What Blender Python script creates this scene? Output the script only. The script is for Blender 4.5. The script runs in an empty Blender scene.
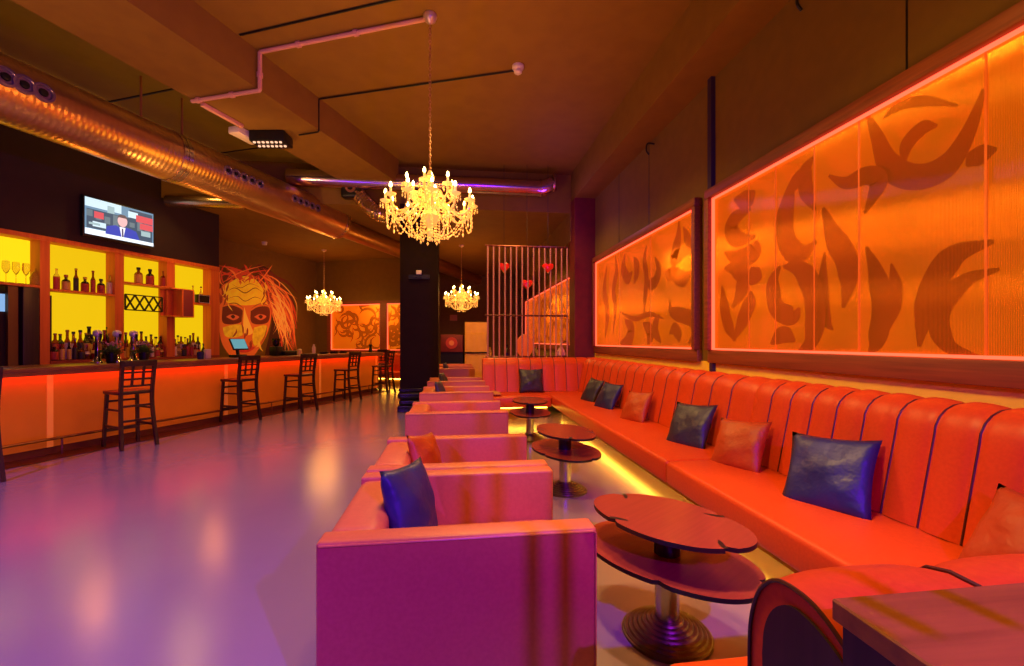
import bpy, bmesh, math, random
from math import sin, cos, pi, atan, radians as R
from mathutils import Vector, Matrix
random.seed(7)
S = bpy.context.scene
COL = S.collection
# ---------------------------------------------------------------- geometry of the place
F = 440.0; HZ = 341.0; H = 1.4
PHI = atan(57/440); A = atan(121/440)
cP, sP, cA, sA = cos(PHI), sin(PHI), cos(A), sin(A)
LROT = -(A+PHI)                      # the bar side of the room is turned against the sofa side
CEIL = 4.9; SOFF = 4.1; XW = 2.85
def c2w(xc, Z, z): return Vector((xc*cP+Z*sP, -xc*sP+Z*cP, z))
def pz(px, py, z):
    Z = F*(z-H)/(HZ-py); return c2w((px-512)/F*Z, Z, z)
def pzd(px, Z, z=0): return c2w((px-512)/F*Z, Z, z)
def zat(py, Z): return H+(HZ-py)*Z/F
def L2w(lat, al, z=0): return c2w(lat*cA+al*sA, -lat*sA+al*cA, z)
def lz(px, lat):                     # (distance along the bar wall, depth) of a sight line on the plane at lat
    k = (px-512)/F; Z = lat/(k*cA-sA); return Z*(k*sA+cA), Z
def onX(px, X):                      # (Y, depth) of a sight line on the plane at X
    Z = X*F/(cP*(px-455)); xc = (px-512)/F*Z; return -xc*sP+Z*cP, Z
# ---------------------------------------------------------------- materials
def lin(c):
    return tuple(((v/255)/12.92 if v/255 <= .04045 else ((v/255+.055)/1.055)**2.4) for v in c)
MATS = {}
def mat(name, rgb, rough=.5, metal=0, emit=None, es=0, trans=0, noise=None, bump=0, bscale=30, coat=0, spec=.5):
    if name in MATS: return MATS[name]
    m = bpy.data.materials.new(name); m.use_nodes = True; MATS[name] = m
    nt = m.node_tree; b = nt.nodes['Principled BSDF']
    b.inputs['Base Color'].default_value = (*lin(rgb), 1)
    b.inputs['Roughness'].default_value = rough; b.inputs['Metallic'].default_value = metal
    b.inputs['Specular IOR Level'].default_value = spec
    if trans: b.inputs['Transmission Weight'].default_value = trans
    if coat: b.inputs['Coat Weight'].default_value = coat
    if emit:
        b.inputs['Emission Color'].default_value = (*lin(emit), 1); b.inputs['Emission Strength'].default_value = es
    if noise or bump:
        tc = nt.nodes.new('ShaderNodeTexCoord'); n = nt.nodes.new('ShaderNodeTexNoise')
        n.inputs['Scale'].default_value = bscale; n.inputs['Detail'].default_value = 4
        nt.links.new(tc.outputs['Object'], n.inputs['Vector'])
        if noise:
            r = nt.nodes.new('ShaderNodeValToRGB')
            r.color_ramp.elements[0].color = (*lin(rgb), 1); r.color_ramp.elements[1].color = (*lin(noise), 1)
            r.color_ramp.elements[0].position = .35; r.color_ramp.elements[1].position = .65
            nt.links.new(n.outputs['Fac'], r.inputs['Fac']); nt.links.new(r.outputs['Color'], b.inputs['Base Color'])
        if bump:
            bp = nt.nodes.new('ShaderNodeBump'); bp.inputs['Strength'].default_value = bump; bp.inputs['Distance'].default_value = .01 if bump < .4 else .035
            nt.links.new(n.outputs['Fac'], bp.inputs['Height']); nt.links.new(bp.outputs['Normal'], b.inputs['Normal'])
    return m
def wood(name, a, b_, rough=.45, axis=0, scale=3):
    m = mat(name, a, rough); nt = m.node_tree; b = nt.nodes['Principled BSDF']
    tc = nt.nodes.new('ShaderNodeTexCoord'); mp = nt.nodes.new('ShaderNodeMapping'); n = nt.nodes.new('ShaderNodeTexNoise')
    s = [scale*14]*3; s[axis] = scale*.7; mp.inputs['Scale'].default_value = s
    n.inputs['Scale'].default_value = 1.5; n.inputs['Detail'].default_value = 6
    r = nt.nodes.new('ShaderNodeValToRGB'); r.color_ramp.elements[0].color = (*lin(a), 1); r.color_ramp.elements[1].color = (*lin(b_), 1)
    r.color_ramp.elements[0].position = .3; r.color_ramp.elements[1].position = .7
    nt.links.new(tc.outputs['Object'], mp.inputs['Vector']); nt.links.new(mp.outputs['Vector'], n.inputs['Vector'])
    nt.links.new(n.outputs['Fac'], r.inputs['Fac']); nt.links.new(r.outputs['Color'], b.inputs['Base Color'])
    return m
def emis(name, rgb, s):
    return mat(name, tuple(int(v*.3) for v in rgb), .6, emit=rgb, es=s)
leather = mat('leather_red', (216, 74, 22), .42, noise=(208, 68, 20), bump=.04, bscale=60, spec=.35)
leatherA = mat('leather_tan', (206, 108, 72), .4, noise=(200, 102, 68), bump=.03, bscale=60, spec=.35)
piping = mat('piping', (70, 16, 14), .5)
navy = mat('navy_satin', (40, 40, 92), .45, noise=(30, 30, 72), bump=.7, bscale=4.5)
slate = mat('slate_satin', (54, 50, 70), .42, noise=(44, 40, 58), bump=.9, bscale=4.5)
rust = mat('rust_satin', (186, 70, 14), .5, noise=(172, 60, 12), bump=.9, bscale=4.5)
tabletop_m = wood('table_laminate', (150, 60, 44), (142, 56, 41), .22)
table_edge = mat('table_edge', (24, 14, 18), .4)
bronze = mat('bronze', (120, 96, 70), .38, .85, noise=(90, 70, 50), bscale=12)
steel = mat('steel', (190, 180, 170), .22, 1)
chrome = mat('chrome', (225, 225, 225), .08, 1)
dark = mat('dark_metal', (24, 18, 18), .45, .3)
blackp = mat('black_plastic', (14, 12, 14), .4)
stoolw = wood('stool_wood', (58, 20, 22), (40, 12, 16), .35, 2)
walnut = wood('walnut', (150, 82, 34), (120, 62, 26), .4, 0, 2)
walnutd = wood('walnut_dark', (56, 30, 38), (36, 18, 26), .45, 2, 2)
framew = wood('frame_wood', (150, 72, 32), (118, 54, 24), .5, 1, 2)
wallm = mat('wall_paint', (122, 86, 16), .8, noise=(116, 82, 15), bump=.05, bscale=8)
wallolive = mat('wall_olive', (255, 210, 60), .8, noise=(245, 200, 54), bscale=6)
walldark = mat('wall_dark', (46, 20, 16), .8, noise=(40, 17, 14), bscale=6)
ceilm = mat('ceiling_paint', (134, 96, 14), .75, noise=(128, 90, 13), bscale=4)
ceilolive = mat('ceiling_olive', (140, 120, 24), .8, noise=(132, 112, 22), bscale=4)
beamm = mat('beam_paint', (132, 92, 14), .75, noise=(126, 86, 13), bscale=5)
colm = mat('column_paint', (34, 15, 14), .6, noise=(30, 13, 12), bscale=8, spec=.1)
colred = mat('column_red', (120, 26, 22), .6, noise=(108, 22, 20), bscale=8)
pink = mat('conduit_pink', (214, 150, 130), .5)
white = mat('white_plastic', (220, 200, 180), .5)
gold = emis('led_gold', (255, 200, 62), 18)
ledred = emis('led_red', (255, 84, 56), 2.6)
barled = emis('bar_led', (255, 56, 16), 11)
yellow = emis('shelf_glow', (255, 208, 10), .86)
shelfw = wood('shelf_wood', (226, 116, 40), (204, 98, 32), .5, 2, 1)
flame = emis('flame', (255, 214, 120), 30)
candle = mat('candle', (240, 220, 170), .5, emit=(255, 200, 100), es=.6)
crystal = mat('crystal', (244, 196, 120), .08, emit=(255, 186, 84), es=.75, spec=.9)  # glow put into the glass for a candle-lit look
crystalm = mat('chandelier_arm', (240, 186, 104), .1, emit=(255, 180, 76), es=.65, spec=.9)  # arms glow by themselves too, for the same lit look
# duct: spiral ribs
def duct_mat():
    m = mat('spiral_duct', (200, 140, 84), .3, .9); nt = m.node_tree; b = nt.nodes['Principled BSDF']
    tc = nt.nodes.new('ShaderNodeTexCoord'); w = nt.nodes.new('ShaderNodeTexWave'); w.bands_direction = 'Y'
    w.inputs['Scale'].default_value = 5.5; w.inputs['Distortion'].default_value = .1; w.inputs['Detail Scale'].default_value = .6
    n = nt.nodes.new('ShaderNodeTexNoise'); n.inputs['Scale'].default_value = 5; n.inputs['Detail'].default_value = 5
    r = nt.nodes.new('ShaderNodeValToRGB'); r.color_ramp.elements[0].color = (*lin((196, 140, 90)), 1); r.color_ramp.elements[1].color = (*lin((226, 180, 120)), 1)
    bp = nt.nodes.new('ShaderNodeBump'); bp.inputs['Strength'].default_value = .09; bp.inputs['Distance'].default_value = .02
    nt.links.new(tc.outputs['Object'], w.inputs['Vector']); nt.links.new(tc.outputs['Object'], n.inputs['Vector'])
    nt.links.new(w.outputs['Fac'], bp.inputs['Height']); nt.links.new(bp.outputs['Normal'], b.inputs['Normal'])
    nt.links.new(n.outputs['Fac'], r.inputs['Fac']); nt.links.new(r.outputs['Color'], b.inputs['Base Color'])
    return m
ductm = duct_mat()
ductplain = mat('duct_metal', (200, 170, 140), .25, .95)
def floor_mat():
    m = mat('resin_floor', (176, 150, 158), .2); nt = m.node_tree; b = nt.nodes['Principled BSDF']
    tc = nt.nodes.new('ShaderNodeTexCoord')
    n = nt.nodes.new('ShaderNodeTexNoise'); n.inputs['Scale'].default_value = .9; n.inputs['Detail'].default_value = 6
    r = nt.nodes.new('ShaderNodeValToRGB'); r.color_ramp.elements[0].color = (*lin((138, 118, 136)), 1); r.color_ramp.elements[1].color = (*lin((150, 128, 144)), 1)
    n2 = nt.nodes.new('ShaderNodeTexNoise'); n2.inputs['Scale'].default_value = 5; n2.inputs['Detail'].default_value = 7; n2.inputs['Roughness'].default_value = .7
    mp = nt.nodes.new('ShaderNodeMapRange'); mp.inputs['To Min'].default_value = .15; mp.inputs['To Max'].default_value = .27; b.inputs['Specular IOR Level'].default_value = .9; b.inputs['Coat Weight'].default_value = .5; b.inputs['Coat Roughness'].default_value = .2
    bp = nt.nodes.new('ShaderNodeBump'); bp.inputs['Strength'].default_value = .1; bp.inputs['Distance'].default_value = .02
    for t in (n, n2): nt.links.new(tc.outputs['Object'], t.inputs['Vector'])
    nt.links.new(n.outputs['Fac'], r.inputs['Fac']); nt.links.new(r.outputs['Color'], b.inputs['Base Color'])
    nt.links.new(n2.outputs['Fac'], mp.inputs['Value']); nt.links.new(mp.outputs['Result'], b.inputs['Roughness'])
    nt.links.new(n2.outputs['Fac'], bp.inputs['Height']); nt.links.new(bp.outputs['Normal'], b.inputs['Normal'])
    return m
floorm = floor_mat()
def ribbed(name, rgb, es, base=(255, 180, 70), rough=.1, metal=.92, ribs=True):
    # back-lit corrugated sheet: glow from behind plus a glossy face whose fine upright ribs smear reflections sideways
    m = mat(name, base, rough, metal, emit=rgb, es=es, spec=.8); nt = m.node_tree; b = nt.nodes['Principled BSDF']
    tc = nt.nodes.new('ShaderNodeTexCoord'); n = nt.nodes.new('ShaderNodeTexNoise'); n.inputs['Scale'].default_value = 1.2; n.inputs['Detail'].default_value = 2
    r = nt.nodes.new('ShaderNodeValToRGB'); r.color_ramp.elements[0].color = (*[v*.7 for v in lin(rgb)], 1); r.color_ramp.elements[1].color = (*lin(rgb), 1)
    r.color_ramp.elements[0].position = .3; r.color_ramp.elements[1].position = .65
    if ribs:
        sp = nt.nodes.new('ShaderNodeSeparateXYZ'); mu = nt.nodes.new('ShaderNodeMath'); mu.operation = 'MULTIPLY'; mu.inputs[1].default_value = 900
        si = nt.nodes.new('ShaderNodeMath'); si.operation = 'SINE'; am = nt.nodes.new('ShaderNodeMath'); am.operation = 'MULTIPLY'; am.inputs[1].default_value = .75
        cb = nt.nodes.new('ShaderNodeCombineXYZ'); cb.inputs['X'].default_value = -1; vn = nt.nodes.new('ShaderNodeVectorMath'); vn.operation = 'NORMALIZE'
        nt.links.new(tc.outputs['Object'], sp.inputs[0]); nt.links.new(sp.outputs['Y'], mu.inputs[0]); nt.links.new(mu.outputs[0], si.inputs[0]); nt.links.new(si.outputs[0], am.inputs[0])
        nt.links.new(am.outputs[0], cb.inputs['Y']); nt.links.new(cb.outputs[0], vn.inputs[0]); nt.links.new(vn.outputs[0], b.inputs['Normal'])
    nt.links.new(tc.outputs['Object'], n.inputs['Vector'])
    nt.links.new(n.outputs['Fac'], r.inputs['Fac']); nt.links.new(r.outputs['Color'], b.inputs['Emission Color'])
    return m
panelm = ribbed('panel_sheet', (236, 104, 6), .5)
motifm = ribbed('panel_motif', (196, 78, 6), .38, base=(200, 130, 50))
panelf = ribbed('panel_sheet_far', (238, 104, 6), .55, rough=.4, ribs=False); motiff = ribbed('panel_motif_far', (178, 76, 6), .42, base=(180, 110, 40), rough=.4, ribs=False)
barfront = mat('bar_front_panel', (214, 112, 24), .4, emit=(255, 120, 10), es=.1, noise=(206, 104, 22), bscale=3)
# ---------------------------------------------------------------- mesh helpers
class MB:
    def __init__(s): s.v = []; s.f = []; s.m = []
    def add(s, vs, fs, mi=0, M=None):
        o = len(s.v)
        s.v += [tuple(M @ Vector(p)) if M else tuple(p) for p in vs]
        s.f += [tuple(i+o for i in f) for f in fs]; s.m += [mi]*len(fs); return s
    def box(s, x0, x1, y0, y1, z0, z1, mi=0, M=None):
        vs = [(x, y, z) for x in (x0, x1) for y in (y0, y1) for z in (z0, z1)]
        return s.add(vs, [(0, 1, 3, 2), (4, 6, 7, 5), (0, 4, 5, 1), (2, 3, 7, 6), (0, 2, 6, 4), (1, 5, 7, 3)], mi, M)
    def rbox(s, x0, x1, y0, y1, z0, z1, r=.03, seg=3, mi=0, M=None):
        bm = bmesh.new(); bmesh.ops.create_cube(bm, size=1)
        for v in bm.verts: v.co = Vector(((x0+x1)/2+v.co.x*(x1-x0), (y0+y1)/2+v.co.y*(y1-y0), (z0+z1)/2+v.co.z*(z1-z0)))
        bmesh.ops.bevel(bm, geom=bm.edges[:], offset=r, segments=seg, profile=.5, affect='EDGES')
        bm.verts.index_update()
        s.add([v.co[:] for v in bm.verts], [[v.index for v in f.verts] for f in bm.faces], mi, M); bm.free(); return s
    def tube(s, pts, r, n=8, mi=0, cap=True):
        pts = [Vector(p) for p in pts]; rs = r if isinstance(r, (list, tuple)) else [r]*len(pts)
        rings = []; prev = None
        for i, p in enumerate(pts):
            d = (pts[min(i+1, len(pts)-1)]-pts[max(i-1, 0)]).normalized()
            if prev is None:
                u = d.cross(Vector((0, 0, 1)))
                if u.length < .05: u = Vector((1, 0, 0))
                u = (u-d*u.dot(d)).normalized()
            else: u = (prev-d*prev.dot(d)).normalized()
            prev = u; w = d.cross(u)
            rings.append([p+(u*cos(2*pi*k/n)+w*sin(2*pi*k/n))*rs[i] for k in range(n)])
        vs = [q for rg in rings for q in rg]; fs = []
        for i in range(len(rings)-1):
            for k in range(n): fs.append((i*n+k, i*n+(k+1) % n, (i+1)*n+(k+1) % n, (i+1)*n+k))
        if cap: fs += [tuple(range(n-1, -1, -1)), tuple((len(rings)-1)*n+k for k in range(n))]
        return s.add(vs, fs, mi)
    def bar(s, a, b, w, d, mi=0):           # square section bar
        a = Vector(a); b = Vector(b); t = (b-a).normalized(); u = t.cross(Vector((0, 0, 1)))
        if u.length < .3: u = Vector((1, 0, 0)); u = (u-t*u.dot(t))
        u.normalize(); v = t.cross(u); vs = []
        for p in (a, b):
            for i, j in ((-1, -1), (1, -1), (1, 1), (-1, 1)): vs.append(p+u*i*w/2+v*j*d/2)
        return s.add(vs, [(3, 2, 1, 0), (4, 5, 6, 7), (0, 1, 5, 4), (1, 2, 6, 5), (2, 3, 7, 6), (3, 0, 4, 7)], mi)
    def lathe(s, prof, n=24, mi=0, M=None, mis=None):
        vs = []; fs = []; st = len(s.f)
        for r, z in prof:
            for k in range(n): vs.append((r*cos(2*pi*k/n), r*sin(2*pi*k/n), z))
        for i in range(len(prof)-1):
            for k in range(n): fs.append((i*n+k, i*n+(k+1) % n, (i+1)*n+(k+1) % n, (i+1)*n+k))
        fs += [tuple(range(n-1, -1, -1)), tuple((len(prof)-1)*n+k for k in range(n))]
        s.add(vs, fs, mi, M)
        if mis:
            for i, q in enumerate(mis):
                for k in range(n): s.m[st+i*n+k] = q
        return s
    def prism(s, poly, z0, z1, mi=0, M=None, sidemi=None):
        n = len(poly); vs = [(x, y, z0) for x, y in poly]+[(x, y, z1) for x, y in poly]
        a = len(s.f); s.add(vs, [tuple(range(n-1, -1, -1)), tuple(range(n, 2*n))]+[(i, (i+1) % n, n+(i+1) % n, n+i) for i in range(n)], mi, M)
        if sidemi is not None:
            for i in range(a+2, len(s.f)): s.m[i] = sidemi
        return s
    def bead(s, p, r, h=None, mi=0):
        h = h or r; x, y, z = p
        return s.add([(x, y, z+h), (x+r, y, z), (x, y+r, z), (x-r, y, z), (x, y-r, z), (x, y, z-h)],
                     [(0, 1, 2), (0, 2, 3), (0, 3, 4), (0, 4, 1), (5, 2, 1), (5, 3, 2), (5, 4, 3), (5, 1, 4)], mi)
    def build(s, name, mats, parent=None, loc=None, rz=0, smooth=True, ang=35):
        me = bpy.data.meshes.new(name); me.from_pydata(s.v, [], s.f)
        for m in (mats if isinstance(mats, (list, tuple)) else [mats]): me.materials.append(m)
        me.polygons.foreach_set('material_index', s.m)
        bm = bmesh.new(); bm.from_mesh(me); bmesh.ops.recalc_face_normals(bm, faces=bm.faces); bm.to_mesh(me); bm.free()
        if smooth:
            me.shade_smooth(); me.set_sharp_from_angle(angle=R(ang))
        o = bpy.data.objects.new(name, me); COL.objects.link(o)
        if parent: o.parent = parent
        if loc is not None: o.location = loc
        o.rotation_euler[2] = rz
        return o
def tag(o, label=None, cat=None, group=None, kind=None):
    for k, v in (('label', label), ('category', cat), ('group', group), ('kind', kind)):
        if v: o[k] = v
    return o
def thing(name, label, cat, loc=(0, 0, 0), rz=0, group=None):
    o = bpy.data.objects.new(name, None); COL.objects.link(o); o.location = loc; o.rotation_euler = (0, 0, rz)
    o.empty_display_size = .1
    return tag(o, label, cat, group)
def struct(o): o['kind'] = 'structure'; return o
def copytree(o, parent=None):
    c = o.copy(); COL.objects.link(c)
    if parent: c.parent = parent
    for ch in [x for x in o.children]: copytree(ch, c)
    return c
def again(o, loc, rz, label, group=None):
    c = copytree(o); c.location = loc; c.rotation_euler[2] = rz; c['label'] = label
    if group: c['group'] = group
    return c
ORD = ['first', 'second', 'third', 'fourth', 'fifth', 'sixth', 'seventh', 'eighth', 'ninth', 'tenth', 'eleventh', 'twelfth', 'thirteenth', 'fourteenth', 'fifteenth', 'sixteenth', 'seventeenth', 'eighteenth', 'nineteenth', 'twentieth', 'twenty-first', 'twenty-second', 'twenty-third', 'twenty-fourth', 'twenty-fifth', 'twenty-sixth', 'twenty-seventh', 'twenty-eighth', 'twenty-ninth', 'thirtieth', 'thirty-first', 'thirty-second']
def catmull(pts, n=8):
    P = [Vector(p) for p in pts]; P = [P[0]*2-P[1]]+P+[P[-1]*2-P[-2]]; out = []
    for i in range(1, len(P)-2):
        for k in range(n):
            t = k/n; a, b, c, d = P[i-1:i+3]
            out.append(.5*((2*b)+(c-a)*t+(2*a-5*b+4*c-d)*t*t+(3*b-a-3*c+d)*t**3))
    out.append(P[-2]); return out
def stroke(mb, pts, w, mp, n=7, taper=(.15, .15), mi=0, off=0):
    """tapered flat brush stroke; pts in 2-D, mp maps 2-D (and an offset) to 3-D"""
    c = catmull([(x, y, 0) for x, y in pts], n); N = len(c); vs = []
    for i, p in enumerate(c):
        d = (c[min(i+1, N-1)]-c[max(i-1, 0)]).normalized(); nn = Vector((-d.y, d.x, 0)); t = i/(N-1)
        e = min(1, taper[0]+(1-taper[0])*min(1, t*3.2))*min(1, taper[1]+(1-taper[1])*min(1, (1-t)*3.2))
        for sgn in (-1, 1):
            q = p+nn*sgn*w*e/2; vs.append(mp(q.x, q.y, off))
    mb.add(vs, [(2*i, 2*i+1, 2*i+3, 2*i+2) for i in range(N-1)], mi)
# ================================================================ THE SETTING
struct(MB().box(-16, 4, -4, 22, -.1, 0).build('floor', floorm))
struct(MB().box(-16, 4, -4, 22, CEIL, CEIL+.1).build('ceiling', ceilm))
struct(MB().box(XW, XW+.15, -4, 20, 0, CEIL).build('wall_right', wallm))
LAT = -10.5; FAR = 12.8; FARLAT = -6.6
struct(MB().box(LAT-.15, LAT, -4, FAR, 0, CEIL).build('wall_left', walldark if False else wallm, None, (0, 0, 0), LROT))
struct(MB().box(LAT-.15, FARLAT, FAR, FAR+.15, 0, CEIL).build('wall_far', wallm, None, (0, 0, 0), LROT))
pc = L2w(FARLAT, FAR)
struct(MB().box(pc.x-.15, pc.x, pc.y, 20, 0, CEIL).build('wall_recess', wallm))
YB = 18.2
struct(MB().box(pc.x, XW, YB, YB+.15, 0, CEIL).build('wall_back', wallm))
struct(MB().box(-16, 4, -4.15, -4, 0, CEIL).build('wall_front', walldark))
# lower ceiling over the back of the room
p0 = pzd(150, 9.2)
struct(MB().box(-14, XW, 9.05, 22, SOFF, CEIL).build('ceiling_lower', ceilm))
# olive ceiling strip left of the beam and the beams
struct(MB().box(LAT, -5.35, -4, 9.0, CEIL-.03, CEIL).build('ceiling_strip', ceilolive, None, (0, 0, 0), LROT))
struct(MB().box(-5.35, -4.36, -4, 7.6, 4.44, CEIL).build('ceiling_beam', beamm, None, (0, 0, 0), LROT))
struct(MB().box(2.42, XW, -4, 9.0, 4.32, CEIL).build('ceiling_beam', beamm))
struct(MB().box(2.4, XW, 9.0, 18.2, 3.5, SOFF).build('ceiling_beam', beamm))
# right column where the beam ends
yc = onX(574, 2.42)[0]
struct(MB().box(2.42, XW, 8.72, 9.15, 0, 4.32).build('column_right', colred))
# dark wall block around the back bar
a0 = -2; a1 = lz(219, -8.55)[0]
struct(MB().box(LAT, -8.55, a0, a1, 2.98, CEIL).build('wall_bar', walldark, None, (0, 0, 0), LROT))
struct(MB().box(LAT, -8.95, a0, a1, 0, 2.98).build('wall_bar_recess', walldark, None, (0, 0, 0), LROT))
# wall joints (thin shadow gaps between plaster boards)
t = MB()
for y in (onX(907, XW)[0], 6.2, 7.4): t.box(XW-.004, XW, y-.006, y+.006, 3.1, 4.32)
t.box(XW-.004, XW, 1.2, 8.7, 1.08, 1.085)
struct(t.build('trim_1', dark))
t = MB()
for al in (4.6, 6.4): t.box(-8.6, -5.35, al-.012, al+.012, CEIL-.042, CEIL-.03)
struct(t.build('trim_2', dark, None, (0, 0, 0), LROT))
t = MB(); q0 = pz(240, 34, CEIL); q1 = pz(400, -3, CEIL); t.tube([q0+Vector((0, 0, -.012)), q1+Vector((0, 0, -.012))], .012, 6)
struct(t.build('trim_3', dark))
# olive strip of wall between bench and light panels
struct(MB().box(XW-.012, XW, .8, 8.72, 1.0, 1.17).build('trim_4', wallolive))
# cable channel on the right wall
yv = onX(713.5, XW)[0]
struct(MB().box(XW-.05, XW, yv-.035, yv+.035, 3.08, 4.32).build('trim_5', mat('channel', (50, 26, 60), .5)))
struct(MB().box(XW-.05, XW, yv-.06, yv+.0, .9, 1.17).build('trim_6', mat('channel', (50, 26, 60), .5)))
# dark standing column
cx0, cx1 = -1.07, -.33
r = thing('column', 'dark square column with a stepped black base behind the armchair row', 'column', ((cx0+cx1)/2, 9.15, 0))
MB().box(-.37, .37, -.3, .3, .0, SOFF).build('shaft', colm, r)
t = MB()
t.rbox(-.42, .42, -.35, .35, 0, .13, .02).rbox(-.4, .4, -.33, .33, .13, .25, .05).rbox(-.42, .42, -.35, .35, .25, .4, .06).rbox(-.395, .395, -.325, .325, .4, .47, .02)
t.build('base', mat('base_black', (26, 16, 26), .25), r)
t = MB().box(-.2, .2, -.36, -.3, 2.62, 2.7).box(-.03, .03, -.4, -.36, 2.64, 2.7); t.build('bracket', dark, r)
MB().rbox(-.05, .05, -.42, -.36, 2.7, 2.78, .01).build('lamp_head', white, r)
# ================================================================ LIGHT PANELS
def panel(Y0, Y1, z0, z1, label, strokes, mp_px, joints=(), kind='light_panel'):
    """sunk back-lit panel in the right wall; local x = world X, y = world Y"""
    r = thing(kind, label, 'light panel', (XW, (Y0+Y1)/2, z0)); yc = (Y0+Y1)/2; h = z1-z0
    a, b = Y0-yc, Y1-yc; fw = .13; d = -.1
    t = MB(); t.rbox(d, 0, a-.07, b+.07, h, h+.1, .008, 2).rbox(-.062, 0, a-.07, b+.07, -.14, 0, .008, 2).rbox(d, 0, a-.07, a, 0, h, .008, 2).rbox(d, 0, b, b+.07, 0, h, .008, 2)
    t.build('frame', framew, r)
    MB().box(-.03, -.005, a, b, 0, h).build('diffuser_sheet', panelm, r)
    t = MB()
    t.box(-.055, -.045, a+.004, b-.004, h-.028, h-.004).box(-.055, -.045, a+.004, b-.004, .004, .022)
    t.box(-.055, -.045, a+.004, a+.026, .02, h-.02).box(-.055, -.045, b-.05, b-.004, .02, h-.02)
    t.build('led_strip', ledred, r)
    if joints:
        for j in joints: MB().box(-.034, -.03, j-yc-.006, j-yc+.006, .02, h-.02).build('sheet_joint', mat('joint', (200, 100, 30), .3, emit=(255, 90, 20), es=.35), r)
    t = MB()
    for k, (pts, w) in enumerate(strokes):
        stroke(t, [mp_px(x, y, yc, z0) for x, y in pts], w*.9, lambda u, v, o: (-.0325-o, u, v), off=k*.00005)
    t.build('tribal_motif', motifm, r)
    return r
def px_wall(px, py, yc, z0, X=XW-.03):
    Y, Z = onX(px, X); return (Y-yc, zat(py, Z)-z0)
s1 = lambda L: [([(700+x/1.8, 30+y/1.8) for x, y in P], w) for P, w in L]
S2 = s1([
 ([(300, 150), (318, 190), (338, 240), (370, 262), (410, 262), (450, 238), (485, 180), (512, 105)], .17),
 ([(428, 172), (400, 178), (374, 205), (366, 245)], .11),
 ([(330, 160), (355, 138), (400, 128), (465, 136)], .07),
 ([(480, 245), (500, 228), (535, 214)], .12),
 ([(395, 570), (405, 510), (425, 450), (460, 405), (530, 380)], .17),
 ([(540, 430), (480, 450), (440, 490), (430, 530), (450, 570), (510, 592)], .13),
 ([(300, 390), (318, 440), (328, 500), (318, 560), (305, 580)], .16),
 ([(345, 420), (352, 460), (350, 500), (340, 540)], .1),
 ([(232, 262), (262, 275), (300, 262), (322, 270), (312, 300), (296, 330)], .14),
 ([(222, 320), (240, 370), (262, 410), (268, 450), (258, 500)], .2),
 ([(225, 400), (222, 450), (228, 520), (240, 540)], .1),
 ([(205, 228), (190, 255), (192, 290), (208, 325)], .16),
 ([(170, 262), (160, 300), (152, 350), (160, 390), (185, 402), (210, 380)], .22),
 ([(160, 300), (175, 270), (200, 250)], .14),
 ([(150, 425), (178, 430), (200, 460), (208, 510), (200, 560), (178, 580)], .22),
 ([(145, 425), (132, 455), (138, 500), (168, 515), (180, 500)], .2),
 ([(128, 565), (150, 548), (172, 560)], .16),
 ([(62, 305), (85, 305), (100, 290)], .2),
 ([(92, 322), (66, 338), (55, 360), (70, 376), (100, 372)], .22),
 ([(44, 400), (70, 412), (98, 398), (102, 378)], .22),
 ([(44, 430), (62, 428), (78, 445), (72, 475), (58, 500)], .22),
 ([(78, 450), (100, 440), (108, 428)], .2),
 ([(60, 560), (78, 520), (90, 490), (92, 470)], .2),
 ([(40, 460), (48, 520), (64, 560)], .18),
])
z0p, z1p = 1.3, 2.97
ya = onX(716, XW)[0]; yb = onX(699, XW)[0]; yd = onX(598, XW)[0]
p = panel(1.1, ya, z0p, z1p, 'nearest long orange light panel with tribal swirls on the right wall', S2, px_wall, [onX(q, XW)[0] for q in (991, 863, 818, 779, 752)])
s2 = lambda L: [([(580+x/3.33, 200+y/3.33) for x, y in P], w) for P, w in L]
S1 = s2([
 ([(330, 70), (328, 120), (318, 170), (312, 195), (345, 175), (378, 170)], .22),
 ([(345, 90), (362, 140), (380, 175)], .16),
 ([(312, 210), (315, 245), (345, 262), (372, 240)], .24),
 ([(376, 240), (385, 300), (372, 370)], .18),
 ([(300, 330), (305, 370), (345, 385), (376, 400), (385, 440), (362, 478)], .22),
 ([(298, 445), (315, 430), (328, 450), (330, 475)], .2),
 ([(250, 190), (262, 230), (252, 270), (232, 280), (222, 260)], .2),
 ([(222, 150), (215, 200), (222, 260), (216, 330), (214, 380)], .16),
 ([(282, 235), (300, 250), (306, 225)], .2),
 ([(118, 185), (122, 240), (112, 300), (118, 360), (110, 450)], .2),
 ([(150, 180), (145, 230), (160, 260), (175, 240)], .25),
 ([(180, 190), (190, 230), (180, 280)], .22),
 ([(90, 220), (82, 300), (92, 380), (84, 460)], .25),
 ([(150, 400), (170, 430), (160, 470), (135, 475)], .3),
 ([(210, 410), (235, 440), (225, 480)], .25),
 ([(265, 380), (250, 430), (270, 475)], .2),
 ([(130, 370), (180, 395), (230, 380), (280, 395)], .1),
])
panel(yb, yd, z0p, z1p, 'middle orange light panel with tribal swirls between the red column and long panel', S1, px_wall, [yb+(yd-yb)*q for q in (.33, .66)])
SB = [([(random.uniform(9.8, 17.2)+0, random.uniform(1.6, 2.8)) for _ in range(1)], 1) for _ in range(0)]
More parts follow.
